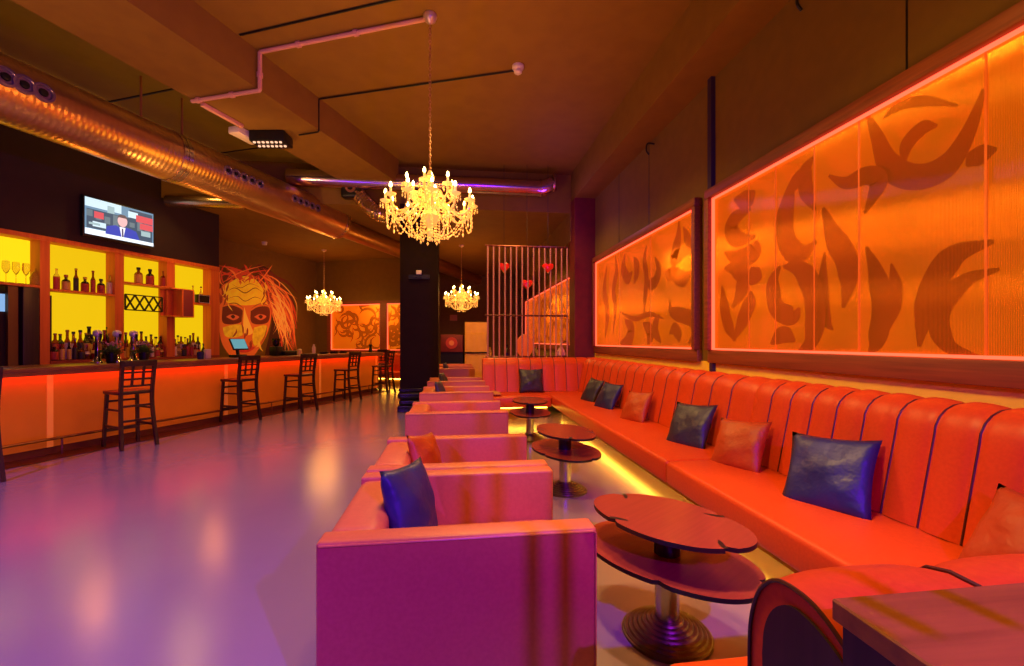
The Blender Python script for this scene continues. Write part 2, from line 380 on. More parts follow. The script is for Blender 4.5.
def tribal_random(n, w, h, seed, sw=.12):
    rnd = random.Random(seed); out = []
    for i in range(n):
        x = rnd.uniform(.05, .95)*w; y = rnd.uniform(.1, .9)*h; a = rnd.uniform(0, 6.28); k = rnd.choice((-1, 1))*rnd.uniform(.5, 1.1); pts = []
        for j in range(6):
            pts.append((min(max(x, .04), w-.04), min(max(y, .05), h-.05))); st = rnd.uniform(.12, .2)*h/1.5
            x += cos(a)*st; y += sin(a)*st; a += k
            if j == 2 and rnd.random() < .5: k = -k
        out.append((pts, sw))
    return out
Yq0, Yq1 = 9.9, 17.4
panel(Yq0, Yq1, z0p, z1p, 'orange light panel on the right wall seen behind the metal bar screen', [([(x-(Yq1-Yq0)/2, y) for x, y in P], w) for P, w in tribal_random(40, Yq1-Yq0, z1p-z0p, 5)], lambda x, y, yc, z0: (x, y), [12.4, 14.9])
def far_panel(lat0, lat1, z0, z1, label, seed):
    r = thing('light_panel', label, 'light panel', L2w((lat0+lat1)/2, FAR, z0), LROT); w = lat1-lat0; h = z1-z0; a, b = -w/2, w/2
    t = MB(); t.box(a-.12, b+.12, -.1, 0, h, h+.1).box(a-.12, b+.12, -.1, 0, -.14, 0).box(a-.12, a, -.1, 0, 0, h).box(b, b+.12, -.1, 0, 0, h)
    t.build('frame', framew, r)
    MB().box(a, b, -.03, -.005, 0, h).build('diffuser_sheet', panelf, r)
    t = MB(); t.box(a+.004, b-.004, -.055, -.045, h-.03, h-.004).box(a+.004, b-.004, -.055, -.045, .004, .02).box(a+.004, a+.03, -.055, -.045, .02, h-.03).box(b-.03, b-.004, -.055, -.045, .02, h-.03)
    t.build('led_strip', ledred, r)
    t = MB()
    for k, (pts, sw) in enumerate(tribal_random(34, w, h, seed, .09)):
        stroke(t, [(x-w/2, y) for x, y in pts], sw, lambda u, v, o: (u, -.0325-o, v), off=k*.00005)
    t.build('tribal_motif', motiff, r)
def lat_on_far(px):
    k = (px-512)/F; Z = FAR/(cA+k*sA); return Z*(k*cA-sA)
far_panel(lat_on_far(332), lat_on_far(381.5), 1.1, 2.62, 'orange tribal light panel on the far wall beyond the bar end', 3)
far_panel(lat_on_far(388), lat_on_far(410), 1.1, 2.62, 'narrow orange tribal light panel on the far wall, partly behind the dark column', 9)
# ================================================================ BENCHES
def bench_back(L, prof, w, n=8, bulge=.03):
    """upholstered back with vertical channels, local x 0..L; prof = [(y,z)] from seat front face over the roll to the rear"""
    nc = max(1, round(L/w)); cw = L/nc; mb = MB(); vs = []; N = len(prof); xs = []
    for c in range(nc):
        for k in range(n): xs.append((c*cw+cw*k/n, k/n))
    xs.append((L, 0))
    nor = []
    for i in range(N):
        a = Vector(prof[max(i-1, 0)]); b = Vector(prof[min(i+1, N-1)]); d = (b-a).normalized(); nor.append(Vector((-d.y, d.x)))
    for x, t in xs:
        e = (1-abs(2*t-1)**3.0)*bulge
        for i, (y, z) in enumerate(prof):
            f = e if i < N-2 else 0
            vs.append((x, y+nor[i].x*f, z+nor[i].y*f))
    fs = []
    for a in range(len(xs)-1):
        for i in range(N-1): fs.append((a*N+i, a*N+i+1, (a+1)*N+i+1, (a+1)*N+i))
    fs += [tuple(range(N)), tuple((len(xs)-1)*N+i for i in range(N-1, -1, -1))]
    mb.add(vs, fs, 0)
    for c in range(1, nc): mb.tube([(c*cw, y+nor[i].x*.002, z+nor[i].y*.002) for i, (y, z) in enumerate(prof[:-2])], .006, 5, 1)
    return mb
def prof_curve(front, top, rear):
    """front face from seat, roll over the top"""
    (y0, z0), (y1, z1) = front; pts = [(y0+(y1-y0)*t, z0+(z1-z0)*t) for t in (0, .2, .4, .6, .8, 1)]
    cy, rr = top                                        # centre y of roll, radius
    for k in range(1, 8):
        a = pi-pi*.72*k/7; pts.append((cy+rr*cos(a), z1+rr*sin(a)))
    pts += [(rear, z1), (rear, z0)]
    return pts
def bench(L, label, loc, rz, seatd=.68, zs=.44, ztop=1.07, rear=1.15, w=.205, seat_x=None, bulge=.022):
    r = thing('bench', label, 'bench', loc, rz)
    x0, x1 = seat_x or (0, L)
    t = MB().rbox(x0+.003, x1-.003, 0, seatd+.06, .25, zs, .035, 4); t.build('seat', leather, r)
    prof = prof_curve(((seatd, zs), (seatd+.1, ztop-.16)), (seatd+.26, .16), rear)
    bench_back(L, prof, w, bulge=bulge).build('backrest', [leather, piping], r, ang=60)
    MB().box(x0, x1, .36, rear-.02, 0, .25).build('plinth', mat('plinth', (150, 100, 40), .6), r)
    MB().box(x0+.02, x1-.02, .335, .36, .19, .215).build('led_strip', gold, r)
    return r
ySec = onX(665, 1.674)[0]; yE = 8.24; BX = 1.674
ys0 = 1.35
bench(ySec-1.38, 'nearest long stretch of channelled red bench along the right wall', (BX, ySec, 0), -pi/2, seat_x=(0, ySec-1.38))
bench(yE-ySec, 'farther stretch of channelled red bench along the right wall, up to the corner', (BX, yE, 0), -pi/2, seat_x=(0, yE-ySec), w=.3)
xb0 = .52
bench(2.82-xb0, 'short red bench across the back, below the metal bar screen', (xb0, 7.5, 0), 0, seatd=.74, rear=1.1, w=.24, bulge=.007, seat_x=(0, BX-xb0))
# near return bench with its wooden console
RX0 = .65; RX1 = 2.8
r = thing('bench', 'red bench end with rounded roll top in the near right corner', 'bench', (RX1, 1.33, 0), pi)
LL = RX1-RX0
MB().rbox(.003, LL+.03, .07, .5, .25, .44, .035, 4).build('seat', leather, r)
prof = [(.44, .44), (.43, .6), (.43, .74), (.44, .81), (.465, .87), (.505, .91), (.55, .922), (.6, .92), (.64, .905), (.68, .88), (.69, .8), (.69, .44)]
bench_back(LL, prof, .36, bulge=.016).build('backrest', [leather, piping], r, ang=60)
pc2 = [(LL+.002, p.x, p.y) for p in catmull([(y, z, 0) for y, z in prof[1:-2]], 5)]; MB().tube(pc2, .0045, 6).build('piping', piping, r)
pp = [(.69, .0), (.50, .0), (.475, .74), (.482, .80), (.507, .852), (.55, .885), (.6, .886), (.65, .87), (.69, .845)]
pp = pp[:2]+[(p.x, p.y) for p in catmull([(y, z, 0) for y, z in pp[2:]], 5)]
mbp = MB(); mbp.prism(pp, 0, .006, M=Matrix(((0, 0, 1, LL), (1, 0, 0, 0), (0, 1, 0, 0), (0, 0, 0, 1)))); mbp.build('end_panel', walnutd, r)
MB().box(0, LL, .3, .68, 0, .25).build('plinth', MATS['plinth'], r)
r = thing('console', 'dark wooden console with flat top in the near right corner', 'console', (.61, -.5, 0))
MB().rbox(0, 2.2, -.3, 1.147, .945, .98, .003, 1).build('top', walnut, r)
MB().box(.012, 2.19, -.29, 1.137, 0, .945).build('carcass', walnutd, r)
# ================================================================ ARMCHAIRS
def armchair(label, loc):
    r = thing('armchair', label, 'armchair', loc, 0, 'row of leather armchairs')
    W = .515; Dp = .43
    for sgn in (-1, 1):
        y0, y1 = (-Dp, -Dp+.105) if sgn < 0 else (Dp-.105, Dp)
        a = MB().rbox(-W, W, y0, y1, .05, .685, .014, 3).build('arm', leatherA, r)
        yo, yi = (y0, y1) if sgn < 0 else (y1, y0)
        MB().tube([(-W+.012, yo+.001*sgn, .672), (W-.012, yo+.001*sgn, .672), (W-.006, yo, .665), (W-.006, yo, .06)], .0045, 6).build('piping', leatherA, a)
    MB().rbox(-W+.002, -W+.21, -Dp+.107, Dp-.107, .05, .678, .05, 4).build('backrest', leatherA, r)
    MB().rbox(-W+.2, W-.02, -Dp+.11, Dp-.11, .27, .43, .04, 4).build('seat_cushion', leatherA, r)
    MB().box(-W+.03, W-.03, -Dp+.03, Dp-.03, .045, .28).build('base', leatherA, r)
    for x in (-W+.07, W-.07):
        for y in (-Dp+.07, Dp-.07): MB().lathe([(.022, 0), (.028, .05)], 10).build('leg', dark, r, (x, y, 0))
    return r
CH = [(1.63, 'armchair nearest the viewer, with a navy cushion inside'), (2.52, 'second armchair from the viewer, holding a small rust orange cushion'),
      (4.44, 'third armchair from the viewer, empty, after the gap in the row'), (6.19, 'fourth armchair from the viewer, in the middle of the row'),
      (7.9, 'fifth armchair from the viewer, beside the dark column base'), (11.5, 'red armchair beyond the dark column, second from the far end'), (13.0, 'farthest red armchair, near the tan cabinet')]
first = None
for y, lb in CH:
    loc = (.025 if y < 10 else .0, y+.43, 0)
    if first is None: first = armchair(lb, loc)
    else: again(first, loc, 0, lb)
# ================================================================ CUSHIONS
def pillow_mesh(w, h, d, seed, n=14):
    rnd = random.Random(seed); mb = MB(); ph = [rnd.uniform(0, 6) for _ in range(6)]
    for side in (1, -1):
        vs = []
        for i in range(n+1):
            for j in range(n+1):
                u = 2*i/n-1; v = 2*j/n-1
                pin = 1-.09*(1-abs(u)**2)*abs(v)**6; piu = 1-.09*(1-abs(v)**2)*abs(u)**6
                th = ((1-u*u)**.55)*((1-v*v)**.55) if abs(u) < 1 and abs(v) < 1 else 0
                wr = .012*sin(5*u+3*v+ph[0])*th+.008*sin(9*v-4*u+ph[1])*th
                vs.append((u*w/2*piu, side*(d/2*th+wr*.6), v*h/2*pin))
        fs = [(i*(n+1)+j, (i+1)*(n+1)+j, (i+1)*(n+1)+j+1, i*(n+1)+j+1) for i in range(n) for j in range(n)]
        mb.add(vs, fs)
    return mb
def pillow(label, m, loc, rot, w=.45, h=.45, d=.15, seed=1, group=None):
    o = pillow_mesh(w, h, d, seed).build('cushion', m, None, loc, ang=80)
    bm = bmesh.new(); bm.from_mesh(o.data); bmesh.ops.remove_doubles(bm, verts=bm.verts, dist=.00005); bmesh.ops.recalc_face_normals(bm, faces=bm.faces); bm.to_mesh(o.data); bm.free()
    o.rotation_euler = rot
    return tag(o, label, 'cushion', group)
def bench_pillow(px, w, m, label, seed, tilt=0, sz=.45, yaw=0):
    # leaning on the right bench's back; px = centre in the view
    X = 2.2; Y = onX(px, X)[0]
    # face towards -X : local -y -> -X ; lean back
    return pillow(label, m, (X, Y, .395+sz*.45), (R(-28), tilt, -pi/2-yaw), sz, sz, .15, seed, 'cushions on the right bench')
bench_pillow(1034, 0, rust, 'rust orange cushion on the bench at the right edge of the view', 3, .05, .43, .1)
bench_pillow(828, 0, navy, 'large shiny navy cushion on the near bench', 4, R(-4), .48, -.42)
bench_pillow(739, 0, rust, 'rust orange cushion next to the dark cushion at the bench joint', 5, R(-4), .43, -.38)
bench_pillow(690, 0, slate, 'dark slate cushion just behind the bench joint', 6, R(-3), .46, -.38)
bench_pillow(636, 0, rust, 'rust orange cushion in the middle of the farther bench', 7, R(-4), .43, -.35)
bench_pillow(608, 0, navy, 'navy cushion, right one of a pair near the bench corner', 8, R(2), .44, -.3)
bench_pillow(592, 0, slate, 'black cushion, left one of a pair near the bench corner', 9, R(3), .44, -.2)
pb = pzd(532, 8.1)
pillow('black cushion upright on the short back bench', slate, (pb.x, 8.08, .66), (R(-15), 0, 0), .46, .46, .14, 10)
pb = pzd(501, 7.9)
pillow('tan cushion lying flat on the left end of the back bench', mat('tan_cloth', (196, 120, 60), .7), (.68, 7.75, .475), (R(90), 0, 0), .26, .4, .07, 11)
pillow('navy cushion leaning inside the nearest armchair', navy, (-.2, 2.1, .62), (R(-17), R(6), pi/2-.35), .42, .42, .15, 12, 'cushions in the armchairs')
pillow('rust orange cushion inside the second armchair', rust, (-.19, 3.02, .6), (R(-20), R(8), pi/2-.4), .38, .36, .14, 13, 'cushions in the armchairs')
pillow('dark cushion inside the fourth armchair from the viewer', slate, (-.2, 6.6, .62), (R(-18), R(3), pi/2-.2), .36, .4, .13, 14, 'cushions in the armchairs')
pillow('dark cushion inside the fifth armchair beside the column', slate, (-.2, 8.35, .62), (R(-18), R(3), pi/2-.2), .36, .4, .13, 15, 'cushions in the armchairs')
pillow('dark cushion inside the second farthest armchair', slate, (-.22, 11.95, .62), (R(-18), 0, pi/2-.2), .34, .42, .13, 16, 'cushions in the armchairs')
# ================================================================ LOUNGE TABLES
def pinwheel(rx, ry, notch=.06, n=96, rot=0.3):
    pts = []
    for i in range(n):
        a = 2*pi*i/n; k = ((a+rot) % (pi/2))/(pi/2)      # 0..1 inside each petal
        f = 1.0-notch*(1-k)**2 if k > .0 else 1
        f = .955+.045*math.sin(pi*min(1, k*1.02))+(-.1*(1-k/.1) if k < .1 else 0)
        pts.append((rx*f*cos(a), ry*f*sin(a)))
    return pts
def lounge_table(label, loc, rz=0):
    r = thing('lounge_table', label, 'table', loc, rz, 'two-tier lounge tables')
    t = MB().prism(pinwheel(.252, .39, rot=.5), .54, .56, sidemi=1); 
    # hooked slots between the petals
    for a in (.5, .5+pi/2, .5+pi, .5+1.5*pi):
        x, y = .33*cos(-a+pi/2), .45*sin(-a+pi/2); c = []
        for q in range(7):
            s = q/6; rr = 1-.22*s; an = -a+pi/2+.16*s*s
            c.append((.252*.95*rr*cos(an), .39*.95*rr*sin(an)))
        stroke(t, c, .022, lambda u, v, o: (u, v, .5606), 4, (1, .3), 1)
    t.build('upper_top', [tabletop_m, table_edge], r)
    t = MB().prism(pinwheel(.288, .44, rot=-.2), .37, .39, sidemi=1); t.build('lower_top', [tabletop_m, table_edge], r)
    MB().lathe([(.055, .07), (.055, .3), (.06, .37)], 20).build('pole', steel, r)
    MB().lathe([(.06, .39), (.06, .54)], 20).build('pole_sleeve', table_edge, r)
    pr = [(.205, 0), (.205, .014)]
    rr = .2
    for k in range(7):
        rr2 = .2-.021*k; z = .014+.0105*k
        pr += [(rr2, z+.002), (rr2-.003, z+.0085), (rr2-.012, z+.011), (rr2-.018, z+.009)]
    pr += [(.055, .09)]
    MB().lathe(pr, 40).build('base', bronze, r)
    return r
t0 = pz(667, 628, .03); t1 = pz(565, 487, .03); t2 = pz(530, 437, .03)
lt = lounge_table('nearest oval two-tier lounge table on a ribbed bronze foot', (t0.x, t0.y, 0), R(34))
again(lt, (t1.x, t1.y, 0), R(12), 'second oval two-tier lounge table, in the middle of the aisle')
again(lt, (t2.x, t2.y, 0), 0, 'farthest oval two-tier lounge table, before the back bench')
# ================================================================ BAR
BF = -6.95
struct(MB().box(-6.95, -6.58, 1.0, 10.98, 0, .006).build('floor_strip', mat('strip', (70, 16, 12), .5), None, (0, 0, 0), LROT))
r = thing('bar_counter', 'long bar counter with glowing orange front and wooden top', 'bar counter', L2w(BF, 6, 0), LROT)
B0, B1 = -5.0, 5.0
MB().rbox(-.68, .13, B0, B1+.06, 1.03, 1.085, .01, 2).build('countertop', mat('bar_top', (150, 80, 50), .3, noise=(136, 70, 42), bscale=6), r)
MB().box(.112, .13, B0, B1+.06, .985, 1.03).build('edge_trim', MATS['bar_top'], r)
MB().box(-.6, 0, B0, B1, .09, 1.03).build('front_panel', barfront, r)
MB().box(-.58, -.03, B0, B1-.02, 0, .09).build('kick_plate', mat('kick', (110, 40, 24), .5), r)
MB().box(.04, .09, B0, B1, 1.005, 1.03).build('led_strip', barled, r)
for al in (1.3, 3.73, 6.17, 8.6, 10.9):
    MB().box(0, .006, al-6-.03, al-6+.03, .09, 1.02).build('joint_strip', mat('joint_strip', (240, 150, 70), .4, emit=(255, 120, 30), es=.25), r)
t = MB().tube([(.09, B0, .2), (.09, B1, .2)], .018, 8)
for k in range(9): t.tube([(.0, B0+.6+k*1.1, .2), (.09, B0+.6+k*1.1, .2)], .01, 6).tube([(.09, B0+.6+k*1.1, .0), (.09, B0+.6+k*1.1, .2)], .012, 6)
t.build('foot_rail', mat('rail', (150, 90, 60), .3, .8), r)
# stools
def stool(label, loc, rz):
    r = thing('bar_stool', label, 'bar stool', loc, rz, 'wooden bar stools along the bar')
    # front = +y (towards the bar), back = -y
    t = MB().rbox(-.2, .2, -.19, .22, .7, .745, .015, 3); t.build('seat', stoolw, r)
    for x in (-1, 1):
        MB().bar((x*.19, .215, 0), (x*.165, .185, .71), .036, .036).build('leg', stoolw, r)
        t = MB(); P = catmull([(x*.195, -.255, 0), (x*.178, -.195, .4), (x*.172, -.18, .72), (x*.18, -.235, 1.14)], 4)
        for i in range(len(P)-1): t.bar(P[i], P[i+1]+(P[i+1]-P[i])*.05, .036, .042)
        t.build('leg', stoolw, r)
        MB().bar((x*.18, -.2, .28), (x*.183, .2, .28), .02, .03).build('side_stretcher', stoolw, r); MB().bar((x*.176, -.19, .5), (x*.176, .19, .5), .02, .025).build('side_stretcher', stoolw, r)
    t = MB().bar((-.18, .2, .22), (.18, .2, .22), .03, .045); t.build('foot_rest', stoolw, r)
    for P0, P1 in (((-.176, -.2, .36), (.176, -.2, .36)), ((-.17, -.185, .55), (.17, -.185, .55)), ((-.17, .19, .6), (.17, .19, .6))): MB().bar(P0, P1, .022, .028).build('stretcher', stoolw, r)
    t = MB().rbox(-.19, .19, -.25, -.212, 1.07, 1.15, .008, 2); t.build('top_rail', stoolw, r)
    t = MB()
    for x in (-.06, .06): t.bar((x, -.187, .8), (x, -.23, 1.08), .026, .018)
    for z in (.81, .9, .99): 
        y = -.185-.045*(z-.78)/.3; t.bar((-.175, y, z), (.175, y, z), .018, .026)
    t.build('lattice', stoolw, r)
    return r
SP = [(129.6, 445.7, 10), (240, 421, 4), (300, 411, 4), (347, 400.3, 2), (383, 393, 0)]
SL = ['bar stool with lattice back, leftmost fully visible one at the bar', 'second fully visible lattice bar stool, before the mural', 'third fully visible lattice bar stool along the bar', 'fourth fully visible lattice bar stool, before the far light panel', 'lattice bar stool at the far corner of the bar']
st = None
FR = LROT+pi/2      # facing the bar
for (px, py, dr), lb in zip(SP, SL):
    q = pz(px, py, 0); rz = FR-R(dr)
    if st is None: st = stool(lb, (q.x, q.y, 0), rz)
    else: again(st, (q.x, q.y, 0), rz, lb)
q = pz(-37, 484, 0); again(st, (q.x, q.y, 0), FR-R(10), 'bar stool cut off by the left edge of the view')
q = L2w(-7.2, 11.45); again(st, (q.x, q.y, 0), LROT+pi, 'lattice bar stool at the end face of the bar, behind the corner stool')
# ================================================================ BACK BAR
SH = -8.55; SD = .24
r = thing('back_bar', 'tall wooden back bar with glowing yellow shelf bays', 'shelf', L2w(SH, 0, 0), LROT)
al = lambda px, lat=SH: lz(px, lat)[0]
ZC = 1.1; ZT = 2.98
e0 = al(-40)
t = MB()
t.box(-SD, .02, e0, al(219), ZT-.07, ZT).build('top_board', shelfw, r)
for pxa, pxb, zb in ((40, 50, .0), (115, 124, ZC), (167, 175, ZC), (211, 219.5, .0)):
    MB().box(-SD, .0, al(pxa), al(pxb), zb, ZT-.07).build('upright', shelfw, r)
bays = [(e0, al(41)), (al(50), al(115)), (al(124), al(167)), (al(175), al(211))]
MB().box(-SD, -SD+.02, bays[0][0], bays[0][1], 2.26, ZT-.07).build('glow_panel', emis('shelf_glow_bright', (255, 212, 14), 1.15), r)
for a, b in bays[1:]: MB().box(-SD, -SD+.02, a, b, ZC, ZT-.07).build('glow_panel', yellow, r)
zsh = [2.23, 2.2, 2.44, 2.18]
for (a, b), z in zip(bays, zsh): MB().box(-SD+.02, .0, a, b, z-.035, z).build('shelf_board', shelfw, r)
MB().box(-SD, .02, al(50), al(219), ZC-.05, ZC).build('counter_board', mat('counter_board', (150, 60, 36), .4), r)
MB().box(-SD, .0, al(50), al(219), 0, ZC-.05).build('base_cabinet', walnutd, r)
# passage door left of the back bar
r2 = struct(MB().box(-.05, 0, -.5, .5, 0, 2.1).build('door_1', walldark, None, L2w(SH-.1, al(12), 0), LROT))
a_, b_ = al(10)-al(12), al(20)-al(12)
MB().box(0, .06, a_, b_, 0, 2.19).build('door_frame', mat('door_frame', (120, 78, 24), .5), r2)
MB().box(0, .015, al(-6)-al(12), al(9)-al(12), 1.82, 2.07).build('door_pane', emis('sky_pane', (150, 200, 255), .8), r2)
MB().rbox(-.3, -.0, 0, al(39.5)-al(23), 0, 2.19, .01, 2).build('tall_cabinet', walnutd, None, L2w(SH, al(23), 0), LROT)
tag(bpy.data.objects['tall_cabinet'], 'dark tall cabinet below the leftmost yellow bay', 'cabinet')
# wine rack + small cabinet in the third bay
ra, rb = al(126), al(163)
rk = thing('wine_rack', 'dark wire wine rack with lattice under the third bay shelf', 'rack', L2w(SH, (ra+rb)/2, 1.95), LROT); hw = (rb-ra)/2
t = MB()
for z in (0, .27): t.bar((-.3, -hw, z), (-.3, hw, z), .02, .02).bar((-.02, -hw, z), (-.02, hw, z), .02, .02)
for y in (-hw, hw): t.bar((-.02, y, 0), (-.02, y, .27), .02, .02).bar((-.3, y, 0), (-.3, y, .27), .02, .02)
t.build('frame', dark, rk)
t = MB(); k = 4
for i in range(k):
    u0 = -hw+2*hw*i/k; u1 = -hw+2*hw*(i+1)/k
    t.bar((-.02, u0, 0), (-.02, u1, .27), .022, .022).bar((-.02, u1, 0), (-.02, u0, .27), .022, .022)
t.build('lattice', dark, rk)
for i in range(4):
    MB().box(-.31, -.29, -hw+.05+i*.0, -hw+.06, -.01, .0)
rk2 = thing('wall_cabinet', 'small open-faced plum wall cabinet beside the wine rack', 'cabinet', L2w(SH+.12, al(174), 1.86), LROT)
wcab = al(185)-al(163)
t = MB().box(-.2, .12, -wcab/2-.02, wcab/2, 0, .02).box(-.2, .12, -wcab/2-.02, wcab/2, .52, .54).box(-.2, .12, wcab/2-.02, wcab/2, 0, .54).box(-.2, .12, -.03, .0, .0, .54).box(-.2, -.18, -wcab/2, wcab/2, 0, .54)
t.build('carcass', shelfw, rk2)
MB().box(.1, .115, 0, wcab/2-.02, .02, .52).build('door', mat('plum', (120, 40, 50), .5), rk2)
# bottles
def bottle_mesh(kind):
    mb = MB()
    if kind == 'tall': mb.lathe([(.036, 0), (.038, .01), (.038, .19), (.03, .215), (.014, .24), (.013, .29), (.016, .292), (.016, .31)], 14, mis=[0, 1, 0, 0, 0, 2, 2])
    elif kind == 'squat': mb.lathe([(.048, 0), (.05, .01), (.05, .13), (.04, .155), (.018, .17), (.018, .2), (.024, .202), (.024, .235)], 12, mis=[0, 1, 0, 0, 0, 2, 2])
    elif kind == 'slim': mb.lathe([(.03, 0), (.031, .01), (.031, .2), (.014, .25), (.013, .32), (.017, .322), (.017, .35)], 12, mis=[0, 1, 0, 0, 2, 2])
    else: mb.lathe([(.04, 0), (.044, .02), (.046, .1), (.03, .15), (.014, .19), (.013, .25), (.017, .252), (.017, .275)], 12, mis=[0, 0, 1, 0, 0, 2, 2])
    return mb
GL = {'amber': mat('glass_amber', (150, 70, 14), .08, trans=.6), 'green': mat('glass_green', (60, 90, 20), .08, trans=.5), 'clear': mat('glass_clear', (240, 220, 150), .05, trans=.9),
      'dark': mat('glass_dark', (34, 16, 12), .1), 'red': mat('glass_red', (140, 24, 14), .1, trans=.4)}
LB = [mat('label_cream', (220, 200, 150), .6), mat('label_red', (170, 50, 30), .6), mat('label_dark', (50, 36, 30), .6), mat('label_gold', (200, 150, 60), .5)]
CP = [mat('cap_black', (20, 16, 14), .4), mat('cap_gold', (190, 140, 40), .35, .6), mat('cap_red', (150, 30, 20), .4)]
proto = {}
def bottle(kind, g, li, ci, loc, s, label, group):
    key = (kind, g, li, ci)
    if key not in proto:
        o = bottle_mesh(kind).build('bottle', [GL[g], LB[li], CP[ci]]); proto[key] = o
    else:
        o = proto[key].copy(); COL.objects.link(o)
    o.location = loc; o.scale = (s, s, s); o.rotation_euler[2] = LROT
    return tag(o, label, 'bottle', group)
rb_ = random.Random(21); KN = ['tall', 'squat', 'slim', 'round']; GN = ['amber', 'amber', 'clear', 'green', 'red', 'clear', 'dark']
NM = {'tall': 'straight', 'squat': 'squat', 'slim': 'slim', 'round': 'bellied'}
# shelf rows
def row(pxs, lat, z, seq, where, group, s=1):
    for i, (px, (k, g)) in enumerate(zip(pxs, seq)):
        bottle(k, g, rb_.randrange(4), rb_.randrange(3), L2w(lat, lz(px, lat)[0], z), s, f'{NM[k]} {g} bottle, {ORD[i]} from the left {where}', group)
row([56.5, 66, 76, 85, 93, 101, 109.5], SH-.1, 2.2, [('tall', 'clear'), ('squat', 'dark'), ('slim', 'amber'), ('squat', 'dark'), ('slim', 'amber'), ('squat', 'dark'), ('tall', 'clear')], 'on the upper shelf of the second bay', 'bottles on the second bay shelf', 1.05)
row([138.5, 150, 164], SH-.1, 2.44, [('squat', 'amber'), ('squat', 'dark'), ('squat', 'red')], 'on the shelf above the wine rack', 'bottles above the wine rack', 1.25)
row([193, 201], SH-.1, 2.18, [('slim', 'clear'), ('slim', 'clear')], 'on the shelf of the rightmost bay', 'bottles on the rightmost bay shelf', 1.0)
# crowded rows on the back counter
s0, s1_ = al(54), al(205)
n1 = 30
for j, (lat, rowname) in enumerate(((SH-.15, 'rear row'), (SH-.055, 'front row'))):
    for i in range(n1):
        a = s0+(s1_-s0)*(i+.5*j)/(n1-.5)+rb_.uniform(-.012, .012)
        k = rb_.choice(KN if j else ['tall', 'slim', 'tall', 'slim', 'round']); g = rb_.choice(GN)
        bottle(k, g, rb_.randrange(4), rb_.randrange(3), L2w(lat, a, ZC), rb_.uniform(1.15, 1.4) if j == 0 else rb_.uniform(.85, 1.05), f'{NM[k]} {g} bottle, {ORD[i]} from the left in the {rowname} on the back counter', f'bottles in the {rowname} on the back counter')
for px, nm in ((89, 'left'), (108, 'right')):
    bottle('tall', 'dark', 2, 0, L2w(SH-.2, lz(px, SH-.2)[0], ZC), 1.75, f'tall dark wine bottle, {nm} of two rising above the back counter rows', 'tall wine bottles')
# wine glasses in the first bay
def wine_glass():
    return MB().lathe([(.034, 0), (.034, .004), (.005, .012), (.004, .1), (.02, .12), (.036, .16), (.034, .21), (.03, .235)], 14)
gm = mat('glass_wine', (250, 230, 140), .05, trans=.9)
g0 = None
for i, px in enumerate((6, 16, 26)):
    if g0 is None: g0 = wine_glass().build('wine_glass', gm)
    o = g0 if i == 0 else g0.copy()
    if i: COL.objects.link(o)
    o.location = L2w(SH-.11, lz(px, SH-.11)[0], 2.23); o.scale = (1.2, 1.2, 1.35)
    tag(o, f'stemmed wine glass, {ORD[i]} from the left in the leftmost yellow bay', 'glass', 'wine glasses in the leftmost bay')
o = MB().lathe([(.06, 0), (.075, .02), (.08, .12), (.05, .2), (.025, .22), (.025, .26)], 16).build('carafe', gm, None, L2w(SH-.1, lz(37, SH-.1)[0], 2.23))
tag(o, 'pale glass carafe at the right end of the leftmost yellow bay', 'carafe')
r = thing('radio', 'small black radio with pale frame on the rightmost bay shelf', 'radio', L2w(SH-.1, lz(211, SH-.1)[0]-.2, 2.18), LROT)
MB().rbox(-.06, .06, -.13, .13, 0, .18, .008, 2).build('body', blackp, r)
MB().box(.06, .064, -.12, .12, .012, .02).box(.06, .064, -.12, .12, .16, .168).box(.06, .064, -.12, -.112, .012, .168).box(.06, .064, .112, .12, .012, .168).build('trim', white, r)
# TV
ta, tb = lz(86, -8.4)[0], lz(154.4, -8.4)[0]; tzl, tzh = 3.12, 3.71
r = thing('television', 'wall-mounted television showing a newsreader in a blue suit', 'television', L2w(-8.43, (ta+tb)/2, (tzl+tzh)/2), LROT)
w2 = (tb-ta)/2; h2 = (tzh-tzl)/2
MB().rbox(-.06, .0, -w2-.025, w2+.025, -h2-.045, h2+.025, .01, 2).build('bezel', blackp, r)
MB().box(-.12, -.06, -.15, .15, -.12, .12).build('wall_bracket', dark, r)
scrm = MB().box(0, .004, -w2, w2, -h2, h2); SCRM = [emis('screen_base', (120, 160, 190), .9)]
def scrshape(name, polys, rgb, off, s=1.0):
    SCRM.append(emis('screen_'+name, rgb, s))
    for P in polys: scrm.add([(off, (x-.5)*2*w2, (.5-y)*2*h2) for x, y in P], [tuple(range(len(P)))], len(SCRM)-1)
RC = lambda a, b, c, d: [(a, c), (b, c), (b, d), (a, d)]
EL = lambda x, y, rx, ry: [(x+rx*cos(k*pi/10), y+ry*sin(k*pi/10)) for k in range(20)]
scrshape('studio_dark', [RC(.02, .98, .3, .82), RC(.62, .98, .05, .9)], (70, 90, 110), .005)
scrshape('studio_light', [RC(.0, .5, .0, .24), RC(.1, .28, .62, .76), RC(.6, .75, .1, .28)], (205, 230, 240), .0055, 1.2)
scrshape('backdrop', [RC(.02+.12*k, .1+.12*k, .32+.05*(k % 3), .5+.06*(k % 4)) for k in range(8)], (110, 130, 140), .0052)
scrshape('backdrop_light', [RC(.3, .4, .1, .3), RC(.8, .95, .6, .75), RC(.05, .2, .66, .72)], (170, 200, 205), .0057)
scrshape('red_graphic', [RC(.12, .25, .34, .52), RC(.72, .99, .16, .36), RC(.78, .99, .38, .56)], (230, 90, 100), .006)
scrshape('caption_band', [RC(.0, 1, .9, 1.0), RC(.0, .3, .84, .92)], (235, 245, 255), .0065, 1.3)
